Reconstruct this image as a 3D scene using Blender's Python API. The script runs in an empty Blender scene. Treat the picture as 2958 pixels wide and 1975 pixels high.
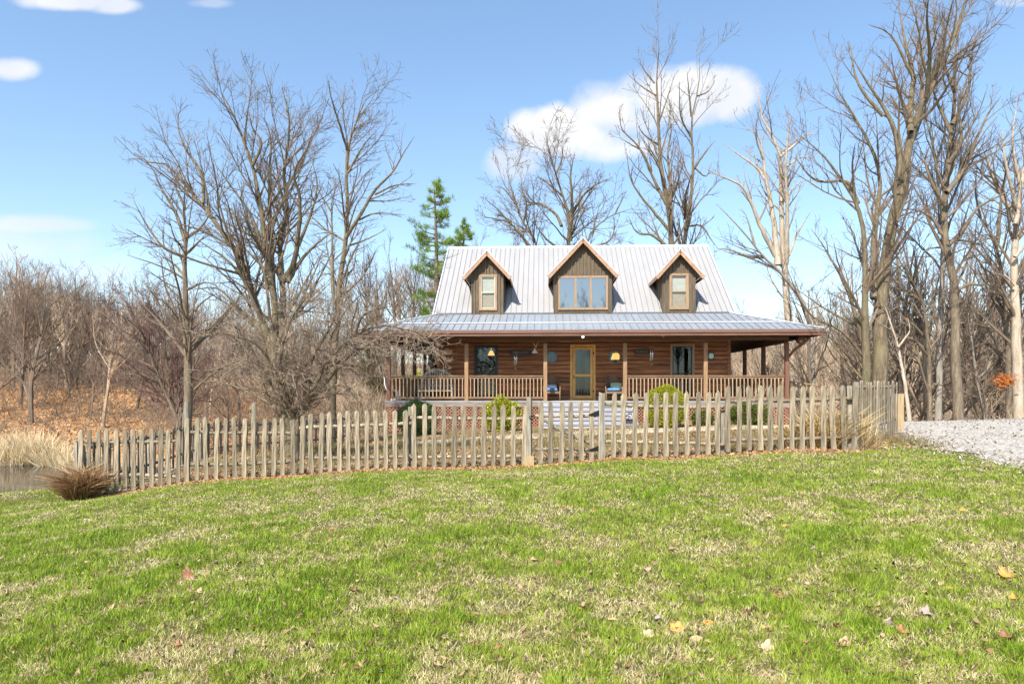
import bpy, math, random
import numpy as np
from mathutils import Vector, Matrix, Euler
random.seed(7)
C = bpy.context.scene
COL = C.collection
# ------------------------------------------------------------------ camera
F, UC, VH, CZ = 1972.0, 1479.0, 1120.0, 1.6      # focal length in photo pixels, centre column, horizon row, eye height
cam = bpy.data.cameras.new('camera'); camo = bpy.data.objects.new('camera', cam); COL.objects.link(camo)
cam.sensor_width = 36; cam.lens = 24.0; cam.shift_y = (VH-987.5)/2958.0
cam.clip_start = .05; cam.clip_end = 3000
camo.location = (0,0,CZ); camo.rotation_euler = (math.pi/2,0,0)
C.camera = camo
# ------------------------------------------------------------------ light
SUN_AZ, SUN_EL = math.radians(-24), math.radians(45)   # azimuth measured from straight behind the camera, negative is left
S = Vector((math.sin(SUN_AZ)*math.cos(SUN_EL), -math.cos(SUN_AZ)*math.cos(SUN_EL), math.sin(SUN_EL)))
sd = bpy.data.lights.new('sun','SUN'); sd.energy = 5.0; sd.angle = math.radians(.5); sd.color = (1,.945,.86)
so = bpy.data.objects.new('sun', sd); COL.objects.link(so); so.rotation_euler = S.to_track_quat('Z','Y').to_euler(); so.location = (-10,-20,30)
C.view_settings.view_transform = 'Standard'; C.view_settings.look = 'None'; C.view_settings.gamma = 1; C.view_settings.exposure = .64
C.render.film_transparent = False
W = bpy.data.worlds.new('World'); C.world = W; W.use_nodes = True
def build_world():
    nt = W.node_tree; nt.nodes.clear(); N = nt.nodes.new; K = nt.links.new
    out = N('ShaderNodeOutputWorld'); sky = N('ShaderNodeTexSky'); sky.sky_type = 'NISHITA'; sky.sun_disc = False
    sky.sun_elevation = SUN_EL; sky.sun_rotation = math.atan2(S.x, S.y)
    sky.air_density = 1.0; sky.dust_density = .6; sky.ozone_density = 1.6; sky.altitude = 100
    # the sky as the camera's tone curve keeps it: its own colours with a gentler fall-off from horizon to zenith
    def vm(op, a, k):
        n = N('ShaderNodeVectorMath'); n.operation = op; K(a, n.inputs[0]); n.inputs[1].default_value = (k,k,k); return n.outputs[0]
    gm = N('ShaderNodeGamma'); gm.inputs[1].default_value = .80; K(vm('MULTIPLY', sky.outputs[0], .125), gm.inputs[0])
    hs = N('ShaderNodeHueSaturation'); hs.inputs['Saturation'].default_value = 1.16; hs.inputs['Hue'].default_value = .500; hs.inputs['Value'].default_value = 1.13
    K(vm('MULTIPLY', gm.outputs[0], 8.0), hs.inputs['Color'])
    b1 = N('ShaderNodeBackground'); b1.inputs[1].default_value = .125; K(hs.outputs[0], b1.inputs[0])
    tc = N('ShaderNodeTexCoord'); sx = N('ShaderNodeSeparateXYZ'); K(tc.outputs['Generated'], sx.inputs[0])
    def m(op, a, b=None, clamp=False):
        n = N('ShaderNodeMath'); n.operation = op; n.use_clamp = clamp
        for i, v in enumerate((a, b)):
            if v is None: continue
            if isinstance(v, (int, float)): n.inputs[i].default_value = v
            else: K(v, n.inputs[i])
        return n.outputs[0]
    yy = m('MAXIMUM', sx.outputs[1], .02)
    a = m('DIVIDE', sx.outputs[0], yy); e = m('DIVIDE', sx.outputs[2], yy)     # direction on the sky ahead
    nz = N('ShaderNodeTexNoise'); nz.inputs['Scale'].default_value = 11; nz.inputs['Detail'].default_value = 8; nz.inputs['Roughness'].default_value = .55
    K(tc.outputs['Generated'], nz.inputs['Vector'])
    n1 = m('SUBTRACT', nz.outputs[0], .5)
    tot = None
    # cloud puffs: tangent of azimuth, tangent of elevation, half width, half height, softness
    def px(u, v, w, h): return ((u-UC)/F, (VH-v)/F, w/F, h/F)
    for (u, v, w, h, g) in ((1580,375,95,70,1.0),(1690,400,130,60,1.0),(1770,320,105,90,1.0),(1860,265,110,75,1.0),(1990,270,130,75,1.0),(2090,265,85,68,1.0),
                            (1480,470,70,50,.6),(1720,425,170,40,.75),(200,5,150,24,.8),(330,16,70,22,.7),(30,200,80,32,.85),(90,650,150,30,.6),(40,715,210,60,.45),(180,790,200,60,.4),(600,10,60,14,.35),(2930,5,60,14,.35)):
        cu, cv, cw, ch = px(u, v, w, h)
        d1 = m('DIVIDE', m('SUBTRACT', a, cu), cw*1.25); d2 = m('DIVIDE', m('SUBTRACT', e, cv), ch*1.25)
        r = m('ADD', m('MULTIPLY', d1, d1), m('MULTIPLY', d2, d2))
        q = m('SUBTRACT', 1.15, r)
        q = m('ADD', q, m('MULTIPLY', n1, 2.5))
        q = m('MULTIPLY', m('MULTIPLY', q, 1.0, True), g)
        tot = q if tot is None else m('MAXIMUM', tot, q)
    tot = m('MULTIPLY', tot, m('GREATER_THAN', sx.outputs[1], .05))
    sm = N('ShaderNodeMapRange'); sm.interpolation_type = 'SMOOTHSTEP'; K(tot, sm.inputs[0])
    n2 = N('ShaderNodeTexNoise'); n2.inputs['Scale'].default_value = 7; n2.inputs['Detail'].default_value = 4; K(tc.outputs['Generated'], n2.inputs['Vector'])
    cr = N('ShaderNodeValToRGB'); cr.color_ramp.elements[0].position = .35; cr.color_ramp.elements[0].color = (.80,.83,.90,1)
    cr.color_ramp.elements[1].position = .6; cr.color_ramp.elements[1].color = (1,.985,.97,1); K(n2.outputs[0], cr.inputs[0])
    b2 = N('ShaderNodeBackground'); b2.inputs[1].default_value = .72; K(cr.outputs[0], b2.inputs[0])
    mx = N('ShaderNodeMixShader'); K(sm.outputs[0], mx.inputs[0]); K(b1.outputs[0], mx.inputs[1]); K(b2.outputs[0], mx.inputs[2]); K(mx.outputs[0], out.inputs[0])
build_world()
# ------------------------------------------------------------------ helpers
def vnoise(x, y, scale, seed=0):
    x = np.asarray(x)/scale; y = np.asarray(y)/scale
    xi = np.floor(x).astype(np.int64); yi = np.floor(y).astype(np.int64); fx = x-xi; fy = y-yi
    fx = fx*fx*(3-2*fx); fy = fy*fy*(3-2*fy)
    def h(i, j):
        n = (i*374761393 + j*668265263 + seed*974634777) & 0x7fffffff
        n = ((n ^ (n >> 13))*1274126177) & 0x7fffffff
        return ((n ^ (n >> 16)) & 0xffff)/65535.0
    return (h(xi,yi)*(1-fx)+h(xi+1,yi)*fx)*(1-fy) + (h(xi,yi+1)*(1-fx)+h(xi+1,yi+1)*fx)*fy
def fbm(x, y, scale, seed=0, o=3):
    s = 0; a = .5; t = 0
    for k in range(o): s = s + a*vnoise(x, y, scale, seed+k*17); t += a; a *= .5; scale *= .5
    return s/t
def tag(o, label=None, cat=None, group=None, kind=None):
    if label: o['label'] = label
    if cat: o['category'] = cat
    if group: o['group'] = group
    if kind: o['kind'] = kind
    return o
def link(o, parent=None):
    COL.objects.link(o)
    if parent: o.parent = parent
    return o
def empty(name, loc=(0,0,0), rz=0):
    o = bpy.data.objects.new(name, None); o.location = loc; o.rotation_euler = (0,0,rz); o.empty_display_size = .2
    return link(o)
def np_mesh(name, verts, faces_list, mat, parent=None, smooth=False, color=None):
    """faces_list: list of (M,k) index arrays"""
    me = bpy.data.meshes.new(name)
    v = np.ascontiguousarray(verts, dtype=np.float32).reshape(-1,3)
    fl = [np.asarray(f, dtype=np.int32) for f in faces_list if len(f)]
    me.vertices.add(len(v)); me.vertices.foreach_set('co', v.ravel())
    nl = sum(f.size for f in fl); npol = sum(len(f) for f in fl)
    me.loops.add(nl); me.loops.foreach_set('vertex_index', np.concatenate([f.ravel() for f in fl]))
    st = []; off = 0
    for f in fl: st.append(np.arange(len(f), dtype=np.int32)*f.shape[1]+off); off += f.size
    me.polygons.add(npol); me.polygons.foreach_set('loop_start', np.concatenate(st))
    me.polygons.foreach_set('use_smooth', np.full(npol, smooth, dtype=bool))
    me.update(calc_edges=True)
    if color is not None:
        at = me.color_attributes.new('tint','FLOAT_COLOR','POINT')
        c4 = np.ones((len(v),4), np.float32); c4[:,:3] = color; at.data.foreach_set('color', c4.ravel())
    if mat: me.materials.append(mat)
    return link(bpy.data.objects.new(name, me), parent)
class MB:
    def __init__(s): s.v = []; s.f = []
    def add(s, vs, fs):
        b = len(s.v); s.v += [tuple(p) for p in vs]; s.f += [tuple(b+i for i in f) for f in fs]; return s
    def box(s, x0, x1, y0, y1, z0, z1):
        if x0 > x1: x0, x1 = x1, x0
        if y0 > y1: y0, y1 = y1, y0
        if z0 > z1: z0, z1 = z1, z0
        return s.add([(x0,y0,z0),(x1,y0,z0),(x1,y1,z0),(x0,y1,z0),(x0,y0,z1),(x1,y0,z1),(x1,y1,z1),(x0,y1,z1)],
                     [(3,2,1,0),(4,5,6,7),(0,1,5,4),(1,2,6,5),(2,3,7,6),(3,0,4,7)])
    def bar(s, a, b, w, h, up=(0,0,1)):
        a = Vector(a); b = Vector(b); t = (b-a).normalized(); up = Vector(up)
        if abs(t.dot(up)) > .98: up = Vector((0,1,0))
        x = t.cross(up).normalized(); z = x.cross(t)
        vs = []
        for p in (a, b):
            for (i, j) in ((-1,-1),(1,-1),(1,1),(-1,1)): vs.append(p+x*(w*.5*i)+z*(h*.5*j))
        return s.add(vs, [(0,1,2,3),(7,6,5,4),(1,0,4,5),(2,1,5,6),(3,2,6,7),(0,3,7,4)])
    def tube(s, pts, rad, n=8):
        pts = [Vector(p) for p in pts]
        if not hasattr(rad,'__len__'): rad = [rad]*len(pts)
        vs = []; fs = []
        ref = Vector((.31,.17,.93))
        for i, p in enumerate(pts):
            t = (pts[min(i+1,len(pts)-1)]-pts[max(i-1,0)]).normalized()
            r = ref if abs(t.dot(ref)) < .95 else Vector((1,0,0))
            x = t.cross(r).normalized(); y = t.cross(x)
            for k in range(n):
                an = 2*math.pi*k/n; vs.append(p+x*(rad[i]*math.cos(an))+y*(rad[i]*math.sin(an)))
        for i in range(len(pts)-1):
            for k in range(n): fs.append((i*n+k, i*n+(k+1)%n, (i+1)*n+(k+1)%n, (i+1)*n+k))
        fs.append(tuple(range(n-1,-1,-1))); fs.append(tuple(range((len(pts)-1)*n, len(pts)*n)))
        return s.add(vs, fs)
    def prism(s, poly, y0, y1):        # polygon in (x,z), extruded along y
        n = len(poly)
        vs = [(x,y0,z) for x, z in poly]+[(x,y1,z) for x, z in poly]
        return s.add(vs, [tuple(range(n)), tuple(range(2*n-1,n-1,-1))]+[(i+n,(i+1)%n+n,(i+1)%n,i) for i in range(n)])
    def slab(s, quad, t):              # a sloped sheet of given thickness below the points
        q = [Vector(p) for p in quad]; nrm = (q[1]-q[0]).cross(q[-1]-q[0]).normalized()
        if nrm.z < 0: nrm = -nrm
        n = len(q); vs = q+[p-nrm*t for p in q]
        return s.add(vs, [tuple(range(n)), tuple(range(2*n-1,n-1,-1))]+[(i+n,(i+1)%n+n,(i+1)%n,i) for i in range(n)])
    def lathe(s, c, prof, n=12):
        vs = []; fs = []
        for r, z in prof:
            for k in range(n):
                an = 2*math.pi*k/n; vs.append((c[0]+r*math.cos(an), c[1]+r*math.sin(an), c[2]+z))
        m = len(prof)
        for i in range(m-1):
            for k in range(n): fs.append((i*n+k, i*n+(k+1)%n, (i+1)*n+(k+1)%n, (i+1)*n+k))
        fs.append(tuple(range(n-1,-1,-1))); fs.append(tuple(range((m-1)*n, m*n)))
        return s.add(vs, fs)
    def build(s, name, mat, parent=None, smooth=False, origin=None, bevel=0):
        me = bpy.data.meshes.new(name)
        o_ = Vector(origin) if origin else Vector((0,0,0))
        me.from_pydata([tuple(Vector(p)-o_) for p in s.v], [], s.f)
        if mat: me.materials.append(mat)
        if smooth:
            me.polygons.foreach_set('use_smooth', [True]*len(me.polygons))
        me.update()
        o = link(bpy.data.objects.new(name, me), parent); o.location = o_
        if bevel:
            b = o.modifiers.new('bevel','BEVEL'); b.width = bevel; b.segments = 2; b.limit_method = 'ANGLE'
        return o
def copy_obj(o, parent=None, name=None):
    c = o.copy(); COL.objects.link(c)
    if parent is not None: c.parent = parent
    return c
def copy_tree(o):
    c = copy_obj(o)
    for ch in o.children:
        d = copy_obj(ch, c)
        for g in ch.children: copy_obj(g, d)
    return c
# ------------------------------------------------------------------ materials
def newmat(name):
    m = bpy.data.materials.new(name); m.use_nodes = True
    nt = m.node_tree; b = nt.nodes['Principled BSDF']
    return m, nt, b, nt.nodes.new, nt.links.new
def ramp(N, K, src, stops):
    r = N('ShaderNodeValToRGB'); e = r.color_ramp.elements
    while len(e) < len(stops): e.new(.5)
    for i, (p, c) in enumerate(stops): e[i].position = p; e[i].color = (*c,1)
    K(src, r.inputs[0]); return r.outputs[0]
def noise(N, K, scale, detail=4, rough=.55, vec=None, coord='Object', stretch=None, dist=0):
    n = N('ShaderNodeTexNoise'); n.inputs['Scale'].default_value = scale; n.inputs['Detail'].default_value = detail; n.inputs['Roughness'].default_value = rough
    n.inputs['Distortion'].default_value = dist
    tc = N('ShaderNodeTexCoord') if coord != 'World' else N('ShaderNodeNewGeometry')
    src = tc.outputs[coord] if coord != 'World' else tc.outputs['Position']
    mp = N('ShaderNodeMapping'); K(src, mp.inputs[0])
    if stretch: mp.inputs['Scale'].default_value = stretch
    K(mp.outputs[0], n.inputs['Vector'])
    return n.outputs[0]
def mixc(N, K, fac, a, b, mode='MIX'):
    m = N('ShaderNodeMix'); m.data_type = 'RGBA'; m.blend_type = mode
    for i, v in ((0,fac),(6,a),(7,b)):
        if isinstance(v, (int,float)): m.inputs[i].default_value = v
        elif isinstance(v, tuple): m.inputs[i].default_value = (*v,1)
        else: K(v, m.inputs[i])
    return m.outputs[2]
def bump(N, K, b, h, strength=.3, dist=.02):
    n = N('ShaderNodeBump'); n.inputs['Strength'].default_value = strength; n.inputs['Distance'].default_value = dist
    K(h, n.inputs['Height']); K(n.outputs[0], b.inputs['Normal'])
def value_random(N, K, col, lo=.75, hi=1.2):
    oi = N('ShaderNodeObjectInfo'); mr = N('ShaderNodeMapRange'); mr.inputs[3].default_value = lo; mr.inputs[4].default_value = hi
    K(oi.outputs['Random'], mr.inputs[0]); hs = N('ShaderNodeHueSaturation'); K(mr.outputs[0], hs.inputs['Value']); K(col, hs.inputs['Color'])
    return hs.outputs[0]
def wood(name, c0, c1, c2, stretch=(14,14,1.2), rough=.8, rnd=None, bs=.4, scale=2.2, coord='Object'):
    m, nt, b, N, K = newmat(name)
    g = noise(N, K, scale, 6, .65, coord=coord, stretch=stretch, dist=.4)
    col = ramp(N, K, g, [(.28,c0),(.5,c1),(.72,c2)])
    g2 = noise(N, K, .9, 3, .5, coord=coord)
    col = mixc(N, K, ramp(N, K, g2, [(.35,(0,0,0)),(.65,(.5,.5,.5))]), col, mixc(N, K, 1.0, col, (.72,.72,.74), 'MULTIPLY'))
    if rnd: col = value_random(N, K, col, *rnd)
    K(col, b.inputs['Base Color']); b.inputs['Roughness'].default_value = rough
    bump(N, K, b, g, bs, .01)
    return m
def plain(name, c, rough=.6, metal=0, var=.15, scale=3, bs=0, emit=None):
    m, nt, b, N, K = newmat(name)
    g = noise(N, K, scale, 5, .6)
    lo = tuple(x*(1-var) for x in c); hi = tuple(min(1,x*(1+var)) for x in c)
    K(ramp(N, K, g, [(.3,lo),(.7,hi)]), b.inputs['Base Color']); b.inputs['Roughness'].default_value = rough; b.inputs['Metallic'].default_value = metal
    if bs: bump(N, K, b, g, bs, .01)
    if emit:
        b.inputs['Emission Color'].default_value = (*emit[:3],1); b.inputs['Emission Strength'].default_value = emit[3]
    return m
def leafmat(name, stops, rough=.6, transl=.3, rnd=True):
    m, nt, b, N, K = newmat(name)
    ge = N('ShaderNodeNewGeometry')
    col = ramp(N, K, ge.outputs['Random Per Island'], stops)
    K(col, b.inputs['Base Color']); b.inputs['Roughness'].default_value = rough
    t = N('ShaderNodeBsdfTranslucent'); K(col, t.inputs[0]); mx = N('ShaderNodeMixShader'); mx.inputs[0].default_value = transl
    K(b.outputs[0], mx.inputs[1]); K(t.outputs[0], mx.inputs[2]); K(mx.outputs[0], nt.nodes['Material Output'].inputs[0])
    return m
def bark(name, c0, c1, c2, scale=3.0, lichen=None):
    m, nt, b, N, K = newmat(name)
    g = noise(N, K, scale*1.6, 8, .75, coord='World', stretch=(2.5,2.5,.4), dist=.8)
    col = ramp(N, K, g, [(.3,c0),(.5,c1),(.7,c2)])
    if lichen:
        g2 = noise(N, K, .8, 4, .6, coord='World'); col = mixc(N, K, ramp(N, K, g2, [(.5,(0,0,0)),(.68,(.8,.8,.8))]), col, lichen)
    K(col, b.inputs['Base Color']); b.inputs['Roughness'].default_value = .92
    bump(N, K, b, g, .6, .04)
    return m
def tintmat(name, rough=.7, transl=.25, spec=.25):
    m, nt, b, N, K = newmat(name)
    a = N('ShaderNodeAttribute'); a.attribute_name = 'tint'
    K(a.outputs[0], b.inputs['Base Color']); b.inputs['Roughness'].default_value = rough; b.inputs['Specular IOR Level'].default_value = spec
    t = N('ShaderNodeBsdfTranslucent'); K(a.outputs[0], t.inputs[0]); mx = N('ShaderNodeMixShader'); mx.inputs[0].default_value = transl
    K(b.outputs[0], mx.inputs[1]); K(t.outputs[0], mx.inputs[2]); K(mx.outputs[0], nt.nodes['Material Output'].inputs[0])
    return m
M_FENCE = wood('weathered_picket_wood', (.06,.043,.025), (.275,.222,.145), (.55,.465,.335), rnd=(.62,1.22), bs=.5)
M_FENCED = wood('shaded_fence_wood', (.06,.052,.04), (.145,.128,.10), (.24,.215,.17), rnd=(.75,1.15), bs=.5)  # darker version of the picket wood; the backlit side's shade is in the colour
M_POST = wood('split_fence_post_wood', (.10,.085,.06), (.28,.245,.185), (.44,.40,.32), rnd=(.85,1.1), bs=.7)
M_NEWPOST = wood('raw_yellow_post_wood', (.26,.18,.09), (.42,.30,.16), (.5,.38,.22))
def siding():
    m = wood('stained_siding', (.085,.030,.012), (.28,.112,.046), (.52,.25,.115), stretch=(.45,6,9), rough=.62, scale=1.9)
    nt = m.node_tree; N = nt.nodes.new; K = nt.links.new; b = nt.nodes['Principled BSDF']; src = b.inputs['Base Color'].links[0].from_socket
    tc = N('ShaderNodeTexCoord'); sp = N('ShaderNodeSeparateXYZ'); K(tc.outputs['Object'], sp.inputs[0])
    d = N('ShaderNodeMath'); d.operation = 'DIVIDE'; K(sp.outputs[2], d.inputs[0]); d.inputs[1].default_value = .19
    a = N('ShaderNodeMath'); a.operation = 'SUBTRACT'; K(d.outputs[0], a.inputs[0]); a.inputs[1].default_value = DZ_/.19
    f = N('ShaderNodeMath'); f.operation = 'FLOOR'; K(a.outputs[0], f.inputs[0]); w = N('ShaderNodeTexWhiteNoise'); w.noise_dimensions = '1D'; K(f.outputs[0], w.inputs['W'])
    mr = N('ShaderNodeMapRange'); K(w.outputs[0], mr.inputs[0]); mr.inputs[3].default_value = .62; mr.inputs[4].default_value = 1.3
    hs_ = N('ShaderNodeHueSaturation'); K(mr.outputs[0], hs_.inputs['Value']); K(src, hs_.inputs['Color']); K(hs_.outputs[0], b.inputs['Base Color']); return m
DZ_ = .976
M_LOG = siding()
M_TRIM = wood('brown_fascia_paint', (.15,.072,.048), (.205,.10,.066), (.25,.13,.085), stretch=(.6,6,6), rough=.55, bs=.1)
M_BEAM = wood('dark_porch_beam', (.06,.028,.016), (.11,.052,.03), (.17,.085,.05), stretch=(.8,.8,10), rough=.7)
M_PPOST = wood('porch_post_wood', (.17,.095,.045), (.32,.19,.095), (.43,.28,.155), rnd=(.9,1.1), rough=.65)
M_PPOSTD = wood('brown_post_paint', (.12,.05,.028), (.19,.085,.05), (.25,.12,.07), rnd=(.9,1.05), rough=.6)
M_BAL = wood('pale_baluster_wood', (.27,.165,.09), (.45,.30,.18), (.58,.42,.27), rnd=(.85,1.15))
M_RAIL = wood('railing_wood', (.14,.078,.042), (.24,.145,.082), (.34,.22,.135), stretch=(1.2,12,12))
M_DECK = wood('grey_painted_deck', (.26,.27,.25), (.38,.39,.37), (.5,.5,.49), stretch=(1,9,9), rough=.6)
M_STEP = wood('pale_step_boards', (.20,.205,.225), (.30,.305,.325), (.40,.40,.42), stretch=(1,9,9), rough=.6)
M_STEPR = wood('step_risers', (.26,.25,.27), (.38,.37,.40), (.5,.49,.52), stretch=(1,9,9), rough=.7)
M_CEIL = wood('porch_ceiling_boards', (.14,.075,.04), (.22,.12,.07), (.29,.17,.1), stretch=(1,9,9))
M_DOOR = wood('varnished_door_wood', (.46,.22,.045), (.72,.38,.085), (.80,.48,.14), stretch=(10,10,1.2), rough=.4, bs=.15)
M_DORM = wood('board_and_batten', (.07,.047,.027), (.13,.094,.057), (.19,.145,.095), stretch=(10,10,1), rough=.75)
M_RAKE = wood('rake_board', (.28,.155,.085), (.40,.235,.14), (.5,.33,.21), stretch=(3,3,3), rough=.6, bs=.1)
M_WFR = wood('window_trim', (.24,.15,.085), (.34,.225,.135), (.42,.29,.18), rough=.6, bs=.1)
M_LATT = wood('lattice_wood', (.22,.095,.055), (.36,.17,.10), (.46,.25,.16), stretch=(4,4,4))
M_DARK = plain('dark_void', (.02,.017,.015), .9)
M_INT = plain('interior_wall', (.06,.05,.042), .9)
M_BLACK = plain('black_iron', (.02,.02,.022), .5, .6)
M_WFRL = plain('cream_sash', (.50,.44,.36), .6)
M_WFRD = plain('dark_window_frame', (.022,.025,.03), .45)
M_WHITE = plain('white_paint', (.78,.78,.76), .5, 0, .06)
M_CURT = plain('grey_curtain', (.06,.085,.105), .8, 0, .3, 6)
M_BLIND = plain('tan_blind', (.42,.29,.18), .7, 0, .1, 5)
M_BLINDL = plain('light_blind', (.55,.46,.35), .7, 0, .1, 5)
M_TEAL = plain('blue_reflection_glazing', (.05,.13,.20), .12, 0, .25)  # left octagon pane: its blue reflection is put into an opaque colour
M_LAMP = plain('lit_lamp_shade', (.9,.5,.15), .6, 0, .1, 3, 0, (1,.50,.12,1.0))
M_BULB = plain('lit_bulb', (.9,.9,.8), .5, 0, 0, 3, 0, (1,.93,.8,3.0))
M_WICK = wood('wicker', (.10,.06,.035), (.2,.125,.075), (.29,.19,.12), stretch=(9,9,9), scale=5)
M_BLUEC = plain('blue_cushion', (.10,.24,.50), .85, 0, .25, 7)
M_STRIPE = plain('white_blue_cushion', (.62,.66,.72), .85, 0, .15, 7)
M_GREENC = plain('pale_green_pillow', (.42,.58,.42), .85, 0, .25, 6)
M_BENCH = wood('bench_wood', (.26,.22,.17), (.48,.43,.35), (.62,.57,.48), stretch=(3,3,3))
M_CHIME = plain('chime_metal', (.75,.76,.78), .25, .9, .05)
M_FABRIC = plain('grey_canvas', (.26,.26,.27), .9, 0, .2, 5)
M_STRAW = leafmat('dry_grass_blades', [(0,(.30,.20,.09)),(.4,(.48,.35,.17)),(.75,(.58,.45,.25)),(1,(.68,.56,.34))], transl=.2)
M_GOLD = leafmat('golden_grass_blades', [(0,(.34,.20,.07)),(.4,(.55,.37,.14)),(.75,(.68,.49,.22)),(1,(.75,.60,.33))], transl=.2)
M_BROWNGR = leafmat('brown_grass_blades', [(0,(.12,.06,.03)),(.4,(.30,.165,.07)),(.8,(.50,.32,.15)),(1,(.6,.43,.23))], transl=.15)
M_REED = leafmat('pale_reeds', [(0,(.52,.39,.2)),(.5,(.74,.60,.36)),(1,(.85,.74,.52))], transl=.2)
M_GLOBE = leafmat('yellow_green_leaves', [(0,(.12,.17,.012)),(.4,(.30,.34,.018)),(.8,(.50,.48,.025)),(1,(.62,.54,.04))], transl=.3)
M_BOX = leafmat('dark_green_leaves', [(0,(.02,.05,.012)),(.5,(.05,.11,.02)),(1,(.11,.19,.03))], transl=.25)
M_HEDGE = leafmat('hedge_leaves', [(0,(.05,.075,.012)),(.5,(.11,.15,.022)),(1,(.22,.24,.04))], transl=.25)
M_PINE = leafmat('pine_needles', [(0,(.05,.11,.01)),(.35,(.14,.26,.015)),(.75,(.31,.44,.03)),(1,(.48,.58,.06))], transl=.3)
M_ORLEAF = leafmat('orange_beech_leaves', [(0,(.5,.15,.03)),(1,(.7,.28,.07))], transl=.35)
M_BARK = bark('grey_brown_bark', (.06,.046,.03), (.165,.125,.082), (.33,.265,.18))
M_BARKG = bark('mossy_bark', (.05,.038,.022), (.15,.115,.067), (.32,.26,.165), lichen=(.19,.165,.085))
M_BARKP = bark('pale_sycamore_bark', (.22,.165,.11), (.42,.34,.25), (.60,.52,.42), 1.6)
M_BARKS = bark('silvery_bark', (.15,.125,.10), (.29,.25,.205), (.43,.385,.33))
M_TWIG = plain('grey_twigs', (.17,.125,.085), .9, 0, .35, 1)
M_TWIGR = plain('reddish_twigs', (.17,.10,.08), .9, 0, .3, 1)
M_TWIGP = plain('pale_twigs', (.27,.205,.145), .9, 0, .3, 1)
M_WOOD1 = plain('far_bark', (.165,.125,.087), .9, 0, .3, .6)
M_WOOD2 = plain('far_reddish_bark', (.205,.148,.105), .9, 0, .35, .6)
M_WOOD3 = plain('far_tan_bark', (.42,.315,.215), .9, 0, .3, .6)
def glass():
    m, nt, b, N, K = newmat('window_glass')
    tr = N('ShaderNodeBsdfTransparent'); tr.inputs[0].default_value = (.80,.88,.9,1)
    gl = N('ShaderNodeBsdfGlossy'); gl.inputs['Roughness'].default_value = .02
    mx = N('ShaderNodeMixShader'); gl.inputs[0].default_value = (.6,.76,.86,1); mx.inputs[0].default_value = .07; K(tr.outputs[0], mx.inputs[1]); K(gl.outputs[0], mx.inputs[2]); K(mx.outputs[0], nt.nodes['Material Output'].inputs[0])
    return m
M_GLASS = glass()
def skyglass():
    m, nt, b, N, K = newmat('reflective_glass')
    b.inputs['Base Color'].default_value = (.03,.045,.06,1); b.inputs['Roughness'].default_value = .03
    gl = N('ShaderNodeBsdfGlossy'); gl.inputs['Roughness'].default_value = .02; gl.inputs[0].default_value = (.66,.68,.70,1)
    mx = N('ShaderNodeMixShader'); mx.inputs[0].default_value = .38; K(b.outputs[0], mx.inputs[1]); K(gl.outputs[0], mx.inputs[2]); K(mx.outputs[0], nt.nodes['Material Output'].inputs[0])
    return m
M_SKYGL = skyglass()
def metal_roof(name, c0, c1, rough=.45, metal=.35):
    m, nt, b, N, K = newmat(name)
    g = noise(N, K, 1.2, 5, .6, stretch=(2.5,.5,.5)); g2 = noise(N, K, .35, 3, .5)
    col = mixc(N, K, g2, ramp(N, K, g, [(.3,c0),(.7,c1)]), c1)
    K(col, b.inputs['Base Color']); b.inputs['Roughness'].default_value = rough; b.inputs['Metallic'].default_value = metal
    return m
M_ROOF = metal_roof('galvanised_roof', (.27,.262,.256), (.355,.345,.335), .6, 0)
M_PROOF = metal_roof('weathered_porch_roof', (.20,.222,.245), (.30,.325,.35), .5, .1)
M_RIB = metal_roof('roof_rib', (.17,.17,.20), (.26,.26,.30), .5, .2)
M_FLASH = plain('pale_flashing', (.72,.74,.78), .4, .3, .08)
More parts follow.
